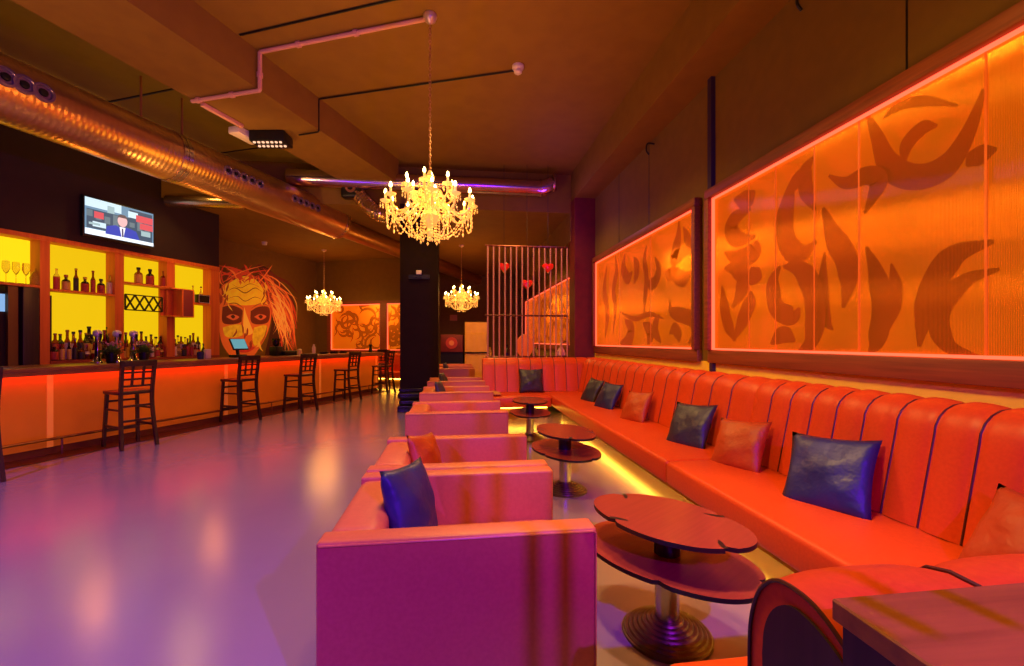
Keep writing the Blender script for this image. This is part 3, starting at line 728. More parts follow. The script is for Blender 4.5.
scrshape('suit', [[(.27, .9), (.29, .68), (.42, .6), (.5, .66), (.58, .6), (.72, .66), (.78, .9)]], (60, 76, 190), .007)
scrshape('shirt', [[(.47, .62), (.56, .62), (.53, .9), (.5, .9)]], (240, 240, 250), .0075, 1.2)
scrshape('tie', [[(.505, .66), (.525, .66), (.53, .9), (.507, .9)]], (60, 50, 90), .008)
scrshape('head', [EL(.515, .44, .072, .17)], (240, 190, 190), .0075, 1.1)
scrshape('hair', [[(.44, .42), (.45, .3), (.49, .26), (.55, .26), (.585, .32), (.59, .42), (.57, .35), (.46, .35)]], (110, 90, 90), .008)
scrm.build('screen', SCRM, r)
# ================================================================ THINGS ON THE BAR
BZ = 1.085
def onbar(px, lat=-7.3): return L2w(lat, lz(px, lat)[0], BZ)
def tap(label, px, lat=-7.35):
    r = thing('beer_tap', label, 'beer tap', onbar(px, lat), LROT, 'chrome beer taps')
    MB().lathe([(.075, 0), (.075, .02), (.05, .04), (.032, .1), (.03, .36), (.035, .38)], 20).build('column', chrome, r)
    MB().lathe([(.02, .375), (.036, .382), (.048, .395), (.053, .415), (.053, .435), (.048, .452), (.036, .466), (.012, .474)], 20).build('badge_ball', mat('pearl', (235, 230, 225), .15, .3), r)
    MB().tube([(.02, 0, .3), (.09, 0, .3), (.12, 0, .25)], .012, 8).build('spout', chrome, r)
    MB().tube([(.06, 0, .32), (.07, 0, .42)], [.01, .018], 8).build('handle', blackp, r)
    return r
tp = tap('leftmost chrome beer tap on the bar', 97.5)
again(tp, onbar(117, -7.35), LROT, 'middle chrome beer tap between the two potted plants')
again(tp, onbar(133.5, -7.35), LROT, 'rightmost chrome beer tap on the bar')
leafm = mat('leaf', (84, 130, 30), .5, noise=(120, 140, 40), bscale=20); petal = mat('petal', (200, 130, 140), .6)
def potplant(label, px, seed, lat=-7.2):
    r = thing('potted_plant', label, 'plant', onbar(px, lat), LROT, 'potted plants on the bar')
    MB().lathe([(.05, 0), (.055, .01), (.07, .12), (.072, .15), (.06, .15), (.058, .13)], 16).build('pot', blackp, r)
    rnd = random.Random(seed); t = MB()
    for i in range(130):
        a = rnd.uniform(0, 6.28); el = rnd.uniform(.1, 1.4); L = rnd.uniform(.1, .2)
        d = Vector((cos(a)*cos(el), sin(a)*cos(el), sin(el)*.9)); b = Vector((0, 0, .13)); tip = b+d*L; sd = Vector((-sin(a), cos(a), 0))*.014
        mid = b+d*L*.65
        t.add([b, mid+sd, tip+Vector((0, 0, -.015)), mid-sd], [(0, 1, 2, 3)])
    t.build('foliage', leafm, r)
    t = MB()
    for i in range(22):
        a = rnd.uniform(0, 6.28); rr = rnd.uniform(0, .13); t.bead((rr*cos(a), rr*sin(a), rnd.uniform(.24, .31)), .014)
    t.build('blossom', petal, r)
potplant('green potted plant between the left and middle beer taps', 111.5, 1)
potplant('green potted plant right of the beer taps', 144, 2)
r = thing('till_screen', 'lit touch-screen till on the bar before the mural', 'till', L2w(-7.4, lz(238, -7.4)[0], BZ), LROT)
ob = MB().rbox(-.1, .1, -.12, .12, .0, .05, .01, 2).tube([(0, 0, .05), (-.02, 0, .17)], .03, 8); ob.build('stand', blackp, r)
Mx = Matrix.Translation((0.02, 0, .25)) @ Matrix.Rotation(R(-28), 4, 'Y')
MB().rbox(-.015, .015, -.17, .17, -.12, .12, .008, 2, M=Mx).build('bezel', blackp, r)
MB().box(.0155, .018, -.155, .155, -.1, .105, M=Mx).build('screen', emis('till_glow', (110, 180, 190), .75), r)
o = MB().rbox(-.03, .03, -.05, .05, 0, .17, .012, 2).build('napkin_holder', mat('napkin', (235, 190, 170), .5), None, onbar(207.5), LROT); tag(o, 'pale upright napkin holder on the bar below the rightmost bay', 'napkin holder')
o = MB().lathe([(.045, 0), (.05, .01), (.055, .12), (.05, .12), (.045, .02)], 16).build('tumbler', mat('tumbler', (40, 50, 90), .2), None, onbar(200.5), LROT); tag(o, 'dark blue tumbler left of the pale napkin holder', 'tumbler')
r = thing('coffee_grinder', 'black coffee grinder on the back work surface before the mural', 'grinder', L2w(-7.4, lz(276, -7.4)[0], BZ), LROT)
MB().rbox(-.1, .1, -.09, .09, 0, .2, .02, 2).build('body', blackp, r)
MB().lathe([(.03, .2), (.07, .24), (.085, .36), (.08, .37)], 16).build('hopper', mat('hopper', (40, 30, 26), .1, trans=.3), r)
o = MB().rbox(-.12, .12, -.22, .22, 0, .1, .02, 2).build('dish_rack', blackp, None, onbar(288, -7.35), LROT); tag(o, 'low black tray beside the coffee grinder', 'tray')
o = MB().lathe([(.05, 0), (.055, .06), (.045, .1), (.05, .12), (.02, .14)], 16).build('sugar_jar', mat('jar_cream', (240, 190, 90), .3), None, onbar(299.5, -7.2), LROT); tag(o, 'small yellow lidded jar on the bar', 'jar')
o = MB().lathe([(.035, 0), (.04, .01), (.04, .17), (.02, .2), (.018, .24)], 16).build('soap_bottle', mat('cream_bottle', (240, 200, 150), .4), None, onbar(313.8, -7.2), LROT); tag(o, 'cream bottle standing alone on the far half of the bar', 'bottle')
for i, px in enumerate((324, 334, 343)):
    o = MB().lathe([(.07, 0), (.1, .01), (.105, .05), (.09, .05), (.08, .02)], 18).build('ashtray', blackp, None, onbar(px, -7.3)); tag(o, f'black ashtray, {ORD[i]} from the left on the far end of the bar', 'ashtray', 'ashtrays on the far end of the bar')
o = MB().lathe([(.05, 0), (.06, .02), (.045, .1), (.03, .14), (.05, .2), (.04, .22)], 16).build('table_lamp', blackp, None, L2w(-7.1, 10.85, BZ)); tag(o, 'small black lamp standing at the far end of the bar', 'lamp')
# ================================================================ MURAL
MLAT = LAT+.012
mr = thing('wall_mural', 'giant painted face with streaming hair on the wall behind the bar', 'mural', L2w(LAT, 9.0, 0), LROT)
def mm(cx, cy, off):
    px = 210+cx/6.055; py = 250+cy/6.055; a, Z = lz(px, LAT); return (.004+off, a-9.0, zat(py, Z))
def mpoly(name, polys, rgb, off, parent=mr, noise=None, e=.3):
    t = MB()
    for P in polys:
        c = [(p.x, p.y) for p in catmull([(x, y, 0) for x, y in P+[P[0]]], 5)[:-1]]
        t.add([mm(x, y, off) for x, y in c], [tuple(range(len(c)))])
    return t.build(name, mat('paint_'+name, rgb, .7, noise=noise, bscale=7, emit=rgb, es=e), parent)  # paint also glows a little, imitating light falling on it
rm = random.Random(4)
def mstrokes(name, lst, rgb, off, w, e=.3):
    t = MB()
    for k, P in enumerate(lst): 
        stroke(t, P, w*rm.uniform(.6, 1.4), lambda u, v, o: mm(u, v, o), 6, (.1, .1), off=off+k*.00002)
    return t.build(name, mat('paint_'+name, rgb, .7, emit=rgb, es=e), mr)  # strokes carry the same glow in place of light on them
mpoly('face', [[(55, 240), (90, 200), (150, 165), (215, 150), (280, 168), (330, 220), (358, 290), (372, 360), (365, 440), (340, 520), (300, 590), (240, 660), (150, 660), (90, 600), (60, 520), (50, 380)]], (214, 92, 28), .002)
mpoly('forehead', [[(82, 290), (95, 225), (145, 182), (210, 158), (275, 180), (318, 235), (340, 300), (300, 325), (210, 335), (110, 322)]], (240, 176, 24), .004, noise=(226, 146, 20))
mpoly('brow', [[(75, 345), (130, 335), (190, 360), (196, 400), (180, 440), (110, 450), (72, 430)], [(245, 370), (290, 345), (350, 345), (362, 390), (345, 440), (280, 450), (246, 430)]], (112, 30, 16), .005, e=.12)
mpoly('eye', [[(95, 405), (130, 388), (175, 405), (140, 425)], [(265, 405), (300, 388), (340, 402), (305, 425)]], (206, 84, 40), .007)
mpoly('iris', [[(122, 402), (137, 392), (150, 404), (137, 416)], [(290, 402), (305, 392), (318, 404), (305, 416)]], (70, 20, 14), .009)
mpoly('nose', [[(205, 345), (222, 400), (250, 470), (258, 500), (232, 515), (205, 505), (200, 450)]], (246, 170, 50), .006)
mpoly('cheek', [[(75, 470), (130, 455), (190, 455), (200, 510), (140, 530), (90, 520)], [(265, 470), (330, 455), (345, 480), (310, 545), (270, 580), (255, 530)]], (228, 170, 24), .006, noise=(200, 120, 24))
mpoly('lips', [[(150, 590), (190, 572), (230, 580), (270, 590), (230, 618), (180, 618)]], (190, 40, 26), .006)
def lock(x0, y0, x1, y1, bend, jit=12):
    dx, dy = x1-x0, y1-y0; L = math.hypot(dx, dy); nx, ny = dy/L, -dx/L
    return [(x0+dx*f+nx*bend*sin(pi*f)+rm.uniform(-jit, jit)*(0 if f in (0, 1) else 1), y0+dy*f+ny*bend*sin(pi*f)+rm.uniform(-jit, jit)*(0 if f == 0 else 1)) for f in (0, .3, .65, 1)]
mpoly('hair_shadow', [[(290, 90), (350, 110), (410, 180), (460, 260), (490, 380), (500, 500), (470, 600), (400, 680), (330, 660), (372, 440), (350, 290), (320, 190)]], (70, 20, 12), .0015, e=.06)
D1 = [lock(300+rm.uniform(-20, 40), 130+rm.uniform(-30, 70), 440+rm.uniform(-40, 90), 250+rm.uniform(-60, 260), rm.uniform(-10, 50)) for _ in range(26)]
D2 = [lock(340+rm.uniform(-10, 50), 180+rm.uniform(-30, 140), 400+rm.uniform(-30, 130), 480+rm.uniform(-80, 160), rm.uniform(10, 70)) for _ in range(40)]
C1 = [lock(90+rm.uniform(-40, 230), 200+rm.uniform(-30, 20), 130+rm.uniform(-90, 260), 100+rm.uniform(-20, 50), rm.uniform(-25, 25)) for _ in range(44)]
mstrokes('dark_hair', D1[::2]+C1[::3], (104, 34, 16), .0032, 16)
mstrokes('red_hair', D2[::2]+C1[1::3]+D1[1::4], (196, 54, 24), .0046, 10)
mstrokes('orange_hair', D2[1::4]+C1[2::6]+D1[3::4], (224, 104, 36), .0058, 7)
mstrokes('gold_hair', D2[3::4]+[lock(350+rm.uniform(0, 30), 330+rm.uniform(-60, 60), 430+rm.uniform(-30, 60), 560+rm.uniform(-60, 60), rm.uniform(-10, 60)) for _ in range(12)], (236, 156, 60), .007, 5)
for nm_, rgb_, n_, w_ in (('shade_stroke', (150, 44, 20), 22, 9), ('ochre_stroke', (236, 170, 40), 18, 8)):
    for k_ in range(n_):
        x_ = rm.choice((rm.uniform(55, 110), rm.uniform(300, 365), rm.uniform(100, 320))); y_ = rm.uniform(190, 320) if x_ < 110 or x_ > 300 else rm.uniform(440, 570)
        mstrokes(nm_, [lock(x_, y_, x_+rm.uniform(-30, 30), y_+rm.uniform(30, 70), rm.uniform(-10, 10), 4)], rgb_, .0112+k_*.00003, w_, e=.25)
for fl_ in [[(100, 250), (150, 230), (210, 260), (270, 230), (320, 260)], [(120, 200), (180, 230), (240, 205), (300, 225)], [(90, 300), (160, 280), (210, 310), (270, 285), (330, 310)], [(345, 450), (330, 520), (300, 580)], [(200, 345), (190, 430), (200, 500)], [(90, 330), (150, 322), (200, 350)], [(245, 355), (300, 325), (352, 335)]]: mstrokes('face_line', [fl_], (150, 76, 16), .0105, 6)
# ================================================================ CHANDELIERS
def chandelier(label, loc, drop):
    """origin at the middle of the body; drop = height up to the ceiling"""
    r = thing('chandelier', label, 'chandelier', loc, 0, 'crystal candle chandeliers')
    MB().lathe([(.07, drop), (.075, drop-.02), (.06, drop-.06), (.02, drop-.09), (.01, drop-.1)][::-1], 16).build('canopy', mat('canopy', (220, 190, 170), .3, .5), r)
    t = MB(); n = int((drop-.45)/.036)
    for i in range(n):
        z = .36+(drop-.45)*(i+.5)/n; rr = .016
        pts = [Vector(((rr*cos(k*pi/3)*.7 if i % 2 else 0), (0 if i % 2 else rr*cos(k*pi/3)*.7), z+rr*1.4*sin(k*pi/3))) for k in range(7)]
        t.tube(pts, .0045, 4, cap=False)
    t.build('chain', mat('chain', (200, 150, 110), .3, .7), r)
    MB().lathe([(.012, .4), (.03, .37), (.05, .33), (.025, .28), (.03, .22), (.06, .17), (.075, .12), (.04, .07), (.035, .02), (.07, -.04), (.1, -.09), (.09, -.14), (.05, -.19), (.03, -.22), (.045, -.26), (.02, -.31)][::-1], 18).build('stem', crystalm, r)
    arms = [(2*pi*k/12+.1, .46, .03, .09) for k in range(12)]+[(2*pi*k/6+.35, .25, .2, .14) for k in range(6)]
    for a, rad, ztip, zst in arms:
        c, s = cos(a), sin(a); sc = rad/.46
        P = catmull([(c*q*sc, s*q*sc, zz) for q, zz in ((.05, zst-.1), (.13, zst-.02), (.24, zst-.12), (.36, ztip-.13), (.44, ztip-.09), (.46, ztip))], 4)
        ar = MB().tube(P, .011, 6).build('arm', crystalm, r)
        M = Matrix.Translation((c*rad, s*rad, ztip))
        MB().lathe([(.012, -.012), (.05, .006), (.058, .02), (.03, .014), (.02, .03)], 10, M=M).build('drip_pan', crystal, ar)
        MB().lathe([(.012, .02), (.012, .085)], 8, M=M).build('candle', candle, ar)
        MB().lathe([(.006, .083), (.015, .1), (.013, .118), (.004, .14)], 8, M=M).build('flame_bulb', flame, ar)
        t = MB()
        for k in range(6):
            b = a+k*pi/3; x, y = c*rad+.052*cos(b), s*rad+.052*sin(b)
            t.bead((x, y, ztip-.012), .008); t.bead((x, y, ztip-.042), .009, .02)
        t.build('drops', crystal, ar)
    for k in range(12):                                   # festoons between the tips and long strands below
        a0_, a1_ = 2*pi*k/12+.1, 2*pi*(k+1)/12+.1; t = MB()
        for q in range(10):
            f = q/9; a = a0_+(a1_-a0_)*f; t.bead((.45*cos(a), .45*sin(a), -.02-.2*math.sin(pi*f)), .011)
        t.tube([(.45*cos(a0_+(a1_-a0_)*q/9), .45*sin(a0_+(a1_-a0_)*q/9), -.02-.2*math.sin(pi*q/9)) for q in range(10)], .002, 4)
        t.build('festoon', crystal, r)
        t = MB()
        for q in range(12):
            f = q/11; rad = .44*(1-f)+.09*f; t.bead((rad*cos(a0_), rad*sin(a0_), -.03-.28*sin(pi*f*.62)), .011)
        t.bead((.44*cos(a0_), .44*sin(a0_), -.12), .01, .02); t.bead((.44*cos(a0_), .44*sin(a0_), -.17), .009, .02); t.bead((.44*cos(a0_), .44*sin(a0_), -.22), .012, .03)
        t.tube([((.44*(1-q/11)+.09*q/11)*cos(a0_), (.44*(1-q/11)+.09*q/11)*sin(a0_), -.03-.28*sin(pi*q/11*.62)) for q in range(12)], .002, 4).tube([(.44*cos(a0_), .44*sin(a0_), -.03), (.44*cos(a0_), .44*sin(a0_), -.22)], .002, 4)
        t.build('strand', crystal, r)
        t = MB(); b = a0_+.2; rad = .1 if k % 2 else .2
        for q in range(7 if k % 2 else 5): t.bead((rad*cos(b), rad*sin(b), -.14-.03*q), .011, .015)
        t.bead((rad*cos(b), rad*sin(b), -.14-.03*(7 if k % 2 else 5)-.015), .013, .024)
        t.build('pendant', crystal, r)
    t = MB()
    for ring, (rad, z) in enumerate(((.12, .16), (.16, .1), (.14, .04), (.17, -.06))):
        for k in range(16): t.bead((rad*cos(k*pi/8+ring*.2), rad*sin(k*pi/8+ring*.2), z), .014, .028)
    for rad, z in ((.12, .16), (.16, .1), (.14, .04), (.17, -.06)): t.tube([(rad*cos(k*pi/8), rad*sin(k*pi/8), z+.02) for k in range(17)], .004, 4).tube([(rad, 0, z+.02), (0, 0, z+.03), (-rad, 0, z+.02)], .004, 4)
    t.build('collar_drops', crystal, r)
    MB().bead((0, 0, -.33), .024, .035).build('finial', crystal, r)
    return r
c1 = pz(430, 15, CEIL); zc = 2.83
d1 = chandelier('large near crystal chandelier hanging on a chain from the main ceiling', (c1.x, c1.y, zc), CEIL-zc)
def chand_far(px, Z, zc, label):
    p = pzd(px, Z, zc); c = again(d1, p, .3, label)
    for ch in c.children:
        if ch.name.startswith('chain') or ch.name.startswith('canopy'):
            me = ch.data.copy(); ch.data = me; k = (SOFF-zc)/(CEIL-2.83)
            for v in me.vertices:
                if v.co.z > .36: v.co.z = .36+(v.co.z-.36)*(SOFF-zc-.36)/(CEIL-2.83-.36)
chand_far(324, 13.0, 2.53, 'small far chandelier in front of the mural end and far light panel')
chand_far(461.5, 12.4, 2.6, 'far chandelier right of the dark column')
# ================================================================ DUCTS AND CEILING FITTINGS
DL, DZ, DR = -6.22, 3.97, .338
dend = lz(337, DL)[0]
r = thing('air_duct', 'large spiral metal air duct running above the bar', 'air duct', L2w(DL, 5, DZ), LROT)
def along(y0, y1, r0, r1=None, n=40): 
    return MB().tube([(0, y0, 0), (0, y1, 0)], [r0, r1 or r0], n)
along(-9, dend-5, DR).build('pipe', ductm, r)
mb = MB().tube([(0, dend-5, 0), (0, dend-5+.25, -.06), (0, 12.5, -.06)], [DR, .2, .2], 32); mb.build('reduced_pipe', ductm, r)
for px in (173, 168, 335):
    a = lz(px, DL)[0]-5; MB().tube([(0, a-.03, 0), (0, a+.03, 0)], [DR+.012, DR+.012], 40).build('clamp_band', ductplain, r)
vent_m = mat('vent_ring', (150, 120, 150), .3, .7)
def nozzles(px0, px1, n, rad):
    for i in range(n):
        px = px0+(px1-px0)*i/max(1, n-1); a = lz(px, DL+.3)[0]-5; th = R(0)
        d = Vector((cos(th), 0, sin(th))); 
        rot = Vector((0, 0, 1)).rotation_difference(d).to_matrix().to_4x4(); M = Matrix.Translation(d*(DR-.012)) @ rot; M = Matrix.Translation((0, a, 0)) @ M
        v = MB().lathe([(rad*1.25, 0), (rad*1.25, .03), (rad*.95, .034), (rad*.8, .012)], 20, M=M).build('nozzle', vent_m, r)
        MB().lathe([(rad*.55, .013), (rad*.45, .03), (rad*.2, .034)], 14, M=M).build('nozzle_core', blackp, v)
nozzles(3, 41, 3, .075); nozzles(226, 258, 5, .055); nozzles(293, 316, 5, .055)
for px, k in ((141, 0), (182, 0), (306, 1)):
    a = lz(px, DL)[0]-5; MB().tube([(0, a, DR-.01), (0, a, CEIL-.03-DZ)], .014, 8).build('hanger_rod', mat('rod', (170, 110, 60), .4, .5), r)
# cross duct in front of the lower ceiling
y_ = 8.75; za = zat(187, 8.8)
r = thing('cross_duct', 'metal duct crossing the room under the ceiling, behind the near chandelier', 'air duct', (0, y_, za))
xs = pzd(300, 8.9).x; xe = pzd(543, 8.7).x
MB().tube([(xs, 0, 0), (xe, 0, 0)], .16, 24).build('pipe', mat('duct_silver', (200, 170, 190), .2, 1), r)
MB().tube([(xe, 0, 0), (xe+.12, -.02, .03), (xe+.24, -.04, .1)], [.16, .16, .15], 24).build('elbow', MATS['duct_silver'], r)
for x in (xe-.02, xe+.24, (xs+xe)/2): MB().tube([(x-.015, -.04 if x > xe else 0, .1 if x > xe else 0), (x+.015, -.04 if x > xe else 0, .1 if x > xe else 0)], .178, 24).build('flange', ductplain, r)
P = catmull([pzd(357, 8.6, zat(192, 8.6)), pzd(366, 8.5, zat(203, 8.5)), pzd(378, 8.4, zat(213, 8.4)), pzd(390, 8.4, zat(216, 8.4))], 10)
o = MB().tube(P, [.14+.012*(i % 2) for i in range(len(P))], 18).build('flexible_duct', ductplain); tag(o, 'ribbed flexible duct hose under the ceiling left of the near chandelier', 'duct hose')
r = thing('extractor_fan', 'black round fan unit at the bend of the cross duct', 'fan', pzd(351, 8.45, zat(186, 8.45)), -PHI)
MB().rbox(-.2, .2, -.02, .2, -.22, .2, .05, 3).build('housing', blackp, r)
MB().tube([(0, -.05, -.03), (0, -.02, -.03)], .1, 20).build('ring', mat('fan_ring', (180, 120, 90), .4, .6), r)
MB().tube([(0, -.06, -.03), (0, -.02, -.03)], .06, 20).build('hub', dark, r)
a, Z = lz(200, -8.3)
o = MB().tube([pzd(168, 8.3, zat(201, 8.3)), pzd(245, 8.3, zat(203, 8.3))], .11, 20).build('side_duct', ductplain); tag(o, 'short silver duct branching behind the large spiral duct above the bar wall', 'air duct')
# conduits
def conduit(name, pts, rr, m, label, clips=()):
    r = thing(name, label, 'conduit', pts[0]); o0 = Vector(pts[0])
    P = [Vector(p)-o0 for p in pts]; Q = []
    for i, p in enumerate(P):                               # rounded corners
        if 0 < i < len(P)-1:
            a = (P[i-1]-p).normalized(); b = (P[i+1]-p).normalized()
            for t in (1, .5, .15): Q.append(p+a*.09*t)
            for t in (.15, .5, 1): Q.append(p+b*.09*t)
        else: Q.append(p)
    MB().tube(Q, rr, 8).build('pipe', m, r)
    for i, f in clips:
        c = P[i]+(P[i+1]-P[i])*f; d = (P[i+1]-P[i]).normalized()*.025
        MB().tube([c-d, c+d], rr*1.5, 8).build('clip', m, r)
dz = Vector((0, 0, -.03)); e1 = pz(192, 99, 4.44)+dz; e2 = pz(256.5, 88.5, 4.44)+dz; e3 = Vector((e2.x, e2.y, CEIL-.03)); e4 = pz(427, 16, CEIL)+dz
off = Vector((cos(LROT), sin(LROT), 0))*.05
conduit('wall_conduit', [e1, e2+off, e3+off, e4], .024, pink, 'pinkish conduit pipe stepping over the beam to the near chandelier', [(0, .1), (0, .6), (1, .4), (2, .25), (2, .6)])
g1 = pz(299, 133, 4.44)+dz; g2 = pz(317, 130, 4.44)+dz; g3 = Vector((g2.x, g2.y, CEIL-.02)); g4 = pz(516, 69, CEIL)+Vector((0, 0, -.02))
conduit('thin_conduit', [g1, g2+off*.6, g3+off*.6, g4], .012, dark, 'thin dark conduit running across the ceiling to the smoke detector')
q = pz(518, 66, CEIL)
r = thing('smoke_detector', 'small white smoke detector on the main ceiling', 'detector', q); MB().lathe([(.075, 0), (.075, -.03), (.06, -.05)][::-1], 20).build('base', white, r); MB().lathe([(.05, -.05), (.05, -.085), (.03, -.1)][::-1], 20).build('sensor_head', white, r)
q = pzd(264.5, 12.0, SOFF); r = thing('smoke_detector', 'tiny white detector on the lower ceiling above the mural', 'detector', q); MB().lathe([(.07, 0), (.06, -.08)][::-1], 16).build('base', white, r)
q = pz(245, 132, 4.44)
r = thing('emergency_light', 'pale box-shaped emergency light under the left beam', 'emergency light', q, LROT)
MB().rbox(-.09, .09, -.2, .2, -.1, 0, .015, 2).build('housing', white, r)
q = pz(223, 114, 4.44); o = MB().rbox(-.03, .03, -.3, .3, -.05, 0, .01, 2).build('cable_duct', pink, None, q, LROT); tag(o, 'pale cable duct on the beam edge left of the emergency light', 'cable duct')
q = pz(272, 134, 4.44)
r = thing('stage_light_bar', 'black fixture with two rows of small white lamps under the left beam', 'stage light', q+Vector((0, 0, -.02)), -PHI)
MB().rbox(-.26, .24, -.14, .14, -.14, .02, .015, 2).build('housing', blackp, r)
for rw in (0, 1):
    for k in range(7): MB().lathe([(.018, -.155), (.02, -.14)], 10).build('lamp', emis('led_white', (255, 190, 150), 1.5), r, (-.2+k*.063, -.1+rw*.13, 0))
hook_m = dark
for i, (px, py) in enumerate(((805, 6), (651, 152))):
    Y, Z = onX(px, XW-.05); z = zat(py, Z); o = MB().tube(catmull([(XW, Y, z+.12), (XW-.1, Y, z+.12), (XW-.12, Y, z+.02), (XW-.08, Y, z-.04)], 5), .012, 8).build('wall_hook', hook_m)
    tag(o, ['black hook high on the right wall near the viewer', 'black hook high on the right wall above the middle light panel'][i], 'hook')
# violet stage spot above the viewer, with unseen rods added to cast shadow stripes
r = thing('stage_spotlight', 'black stage spotlight above and behind the viewer, out of view', 'stage light', (1.0, -.75, 2.25), R(53))
MB().tube([(0, -.5, .2), (0, -.12, .05)], .11, 20).build('housing', blackp, r); MB().tube([(0, -.4, .2), (0, -.4, 2.65)], .015, 8).build('hanger', dark, r)
for x in (.785, .823, .9): MB().tube([(x, -.03, 1.55), (x, -.03, CEIL)], .009, 8).build('shadow_bar', dark, None)
for i, o in enumerate([o for o in bpy.data.objects if o.name.startswith('shadow_bar')]): tag(o, f'thin dark rod added out of view to cast shadow stripes, {ORD[i]} of three', 'rod', 'added shadow rods out of view'); o.name = 'shadow_rod'
# ================================================================ SCREEN OF BARS, HOOKAH, HEARTS
ySc = 8.55; zb = 1.075
xs0, xs1 = pzd(487.5, ySc/cP).x, pzd(569, ySc/cP).x
xs1 = min(xs1, 2.4)
r = thing('bar_screen', 'tall screen of vertical metal bars standing on the back bench', 'screen', ((xs0+xs1)/2, ySc, zb))
w = (xs1-xs0)/2; hS = zat(246, 8.6)-zb
sm = mat('screen_metal', (205, 140, 124), .4, .2)
for k in range(15): x = -w+2*w*k/14; MB().tube([(x, 0, 0), (x, 0, hS)], .016, 8).build('bar', sm, r)
for z, rr in ((hS, .02), (zat(315.5, 8.6)-zb, .018), (.02, .015)):
    MB().tube([(-w-.05, 0, z), (w+.02, 0, z)], rr, 8).build('rail', mat('screen_rail', (110, 50, 40), .4, .6), r)
def heart_mesh(s):
    pts = []
    for k in range(28):
        t = 2*pi*k/28; pts.append((s*.06*16*sin(t)**3/16, s*.06*(13*cos(t)-5*cos(2*t)-2*cos(3*t)-cos(4*t))/16))
    M = Matrix(((1, 0, 0, 0), (0, 0, 1, 0), (0, 1, 0, 0), (0, 0, 0, 1))); mb = MB(); n = 28
    layers = [(-.035, .5), (-.025, .85), (0, 1), (.025, .85), (.035, .5)]; vs = []
    for d, k in layers: vs += [(x*k, d*s, y*k) for x, y in pts]
    fs = [(i*n+j, i*n+(j+1) % n, (i+1)*n+(j+1) % n, (i+1)*n+j) for i in range(4) for j in range(n)]
    fs += [tuple(range(n)), tuple(4*n+j for j in range(n-1, -1, -1))]; mb.add(vs, fs); return mb
hm = mat('heart_red', (220, 30, 24), .15, emit=(255, 40, 20), es=.25)
hb = heart_mesh(1.95)
for px, py, lb in ((504, 267, 'red heart ornament hanging upper left behind the bar screen'), (527, 284, 'red heart ornament hanging lowest behind the bar screen'), (548, 267.5, 'red heart ornament hanging upper right behind the bar screen')):
    Z = 8.75; p = pzd(px, Z, zat(py, Z)); r = thing('heart_ornament', lb, 'ornament', p, 0, 'hanging red hearts')
    hb.build('heart', hm, r); MB().tube([(0, 0, .08), (0, 0, SOFF-p.z if p.y > 9.05 else CEIL-p.z)], .004, 5).build('cord', dark, r)
# shelf behind the back bench carrying small things
sx0, sx1 = xs0-.05, 2.42
r = thing('ledge', 'dark ledge behind the back bench carrying the water pipe', 'ledge', (0, 8.9, 0)); MB().box(sx0, sx1, -.24, .3, 1.035, 1.06).build('top', walnutd, r); MB().box(sx0+.02, sx1, -.22, .28, 0, 1.035).build('body', walnutd, r)
p = pzd(562.5, 8.85, 1.06)
r = thing('water_pipe', 'ornate water pipe standing on the ledge by the red column', 'water pipe', (min(p.x, 2.3), 8.76, 1.06))
MB().lathe([(.06, 0), (.09, .03), (.1, .09), (.07, .16), (.03, .22), (.035, .26)], 18).build('vase', mat('pipe_vase', (250, 190, 170), .15), r)
MB().lathe([(.02, .25), (.03, .29), (.016, .32), (.03, .38), (.016, .42), (.034, .5), (.018, .56), (.03, .62), (.014, .68), (.026, .74), (.014, .78), (.045, .84), (.05, .88)], 14).build('stem', mat('pipe_brass', (255, 214, 190), .3), r)
MB().tube(catmull([(.03, 0, .3), (.12, -.03, .34), (.14, -.05, .2), (.1, -.06, .05), (.16, -.04, .01)], 6), .012, 8).build('hose', colred, r)
p = pzd(524, 9.2, 1.06); o = MB().lathe([(.02, 0), (.1, .03), (.17, .14), (.18, .25), (.16, .36), (.09, .45), (.03, .48)], 24).build('globe_lamp', emis('globe_glow', (255, 80, 30), .6), None, (p.x, 9.0, 1.06)); tag(o, 'round glowing orange lamp behind the bar screen', 'lamp')
for i, (px, s, nm) in enumerate(((490, .8, 'slim pale bottle at the left end of the ledge'), (507, 1, 'wide dark jug on the ledge behind the bar screen'), (536, .9, 'smoky glass jar on the ledge between lamp and water pipe'), (546, .7, 'small clear jar on the ledge left of the water pipe'))):
    p = pzd(px, 8.85, 1.06); o = MB().lathe([(.05, 0), (.07, .02), (.075, .14), (.04, .2), (.03, .25), (.035, .27)], 14).build('jar', GL['dark'] if i == 1 else gm, None, (p.x, 8.8, 1.06)); o.scale = (s*(.6 if i == 0 else 1),)*2+(s,); tag(o, nm, 'jar', 'jars on the ledge')
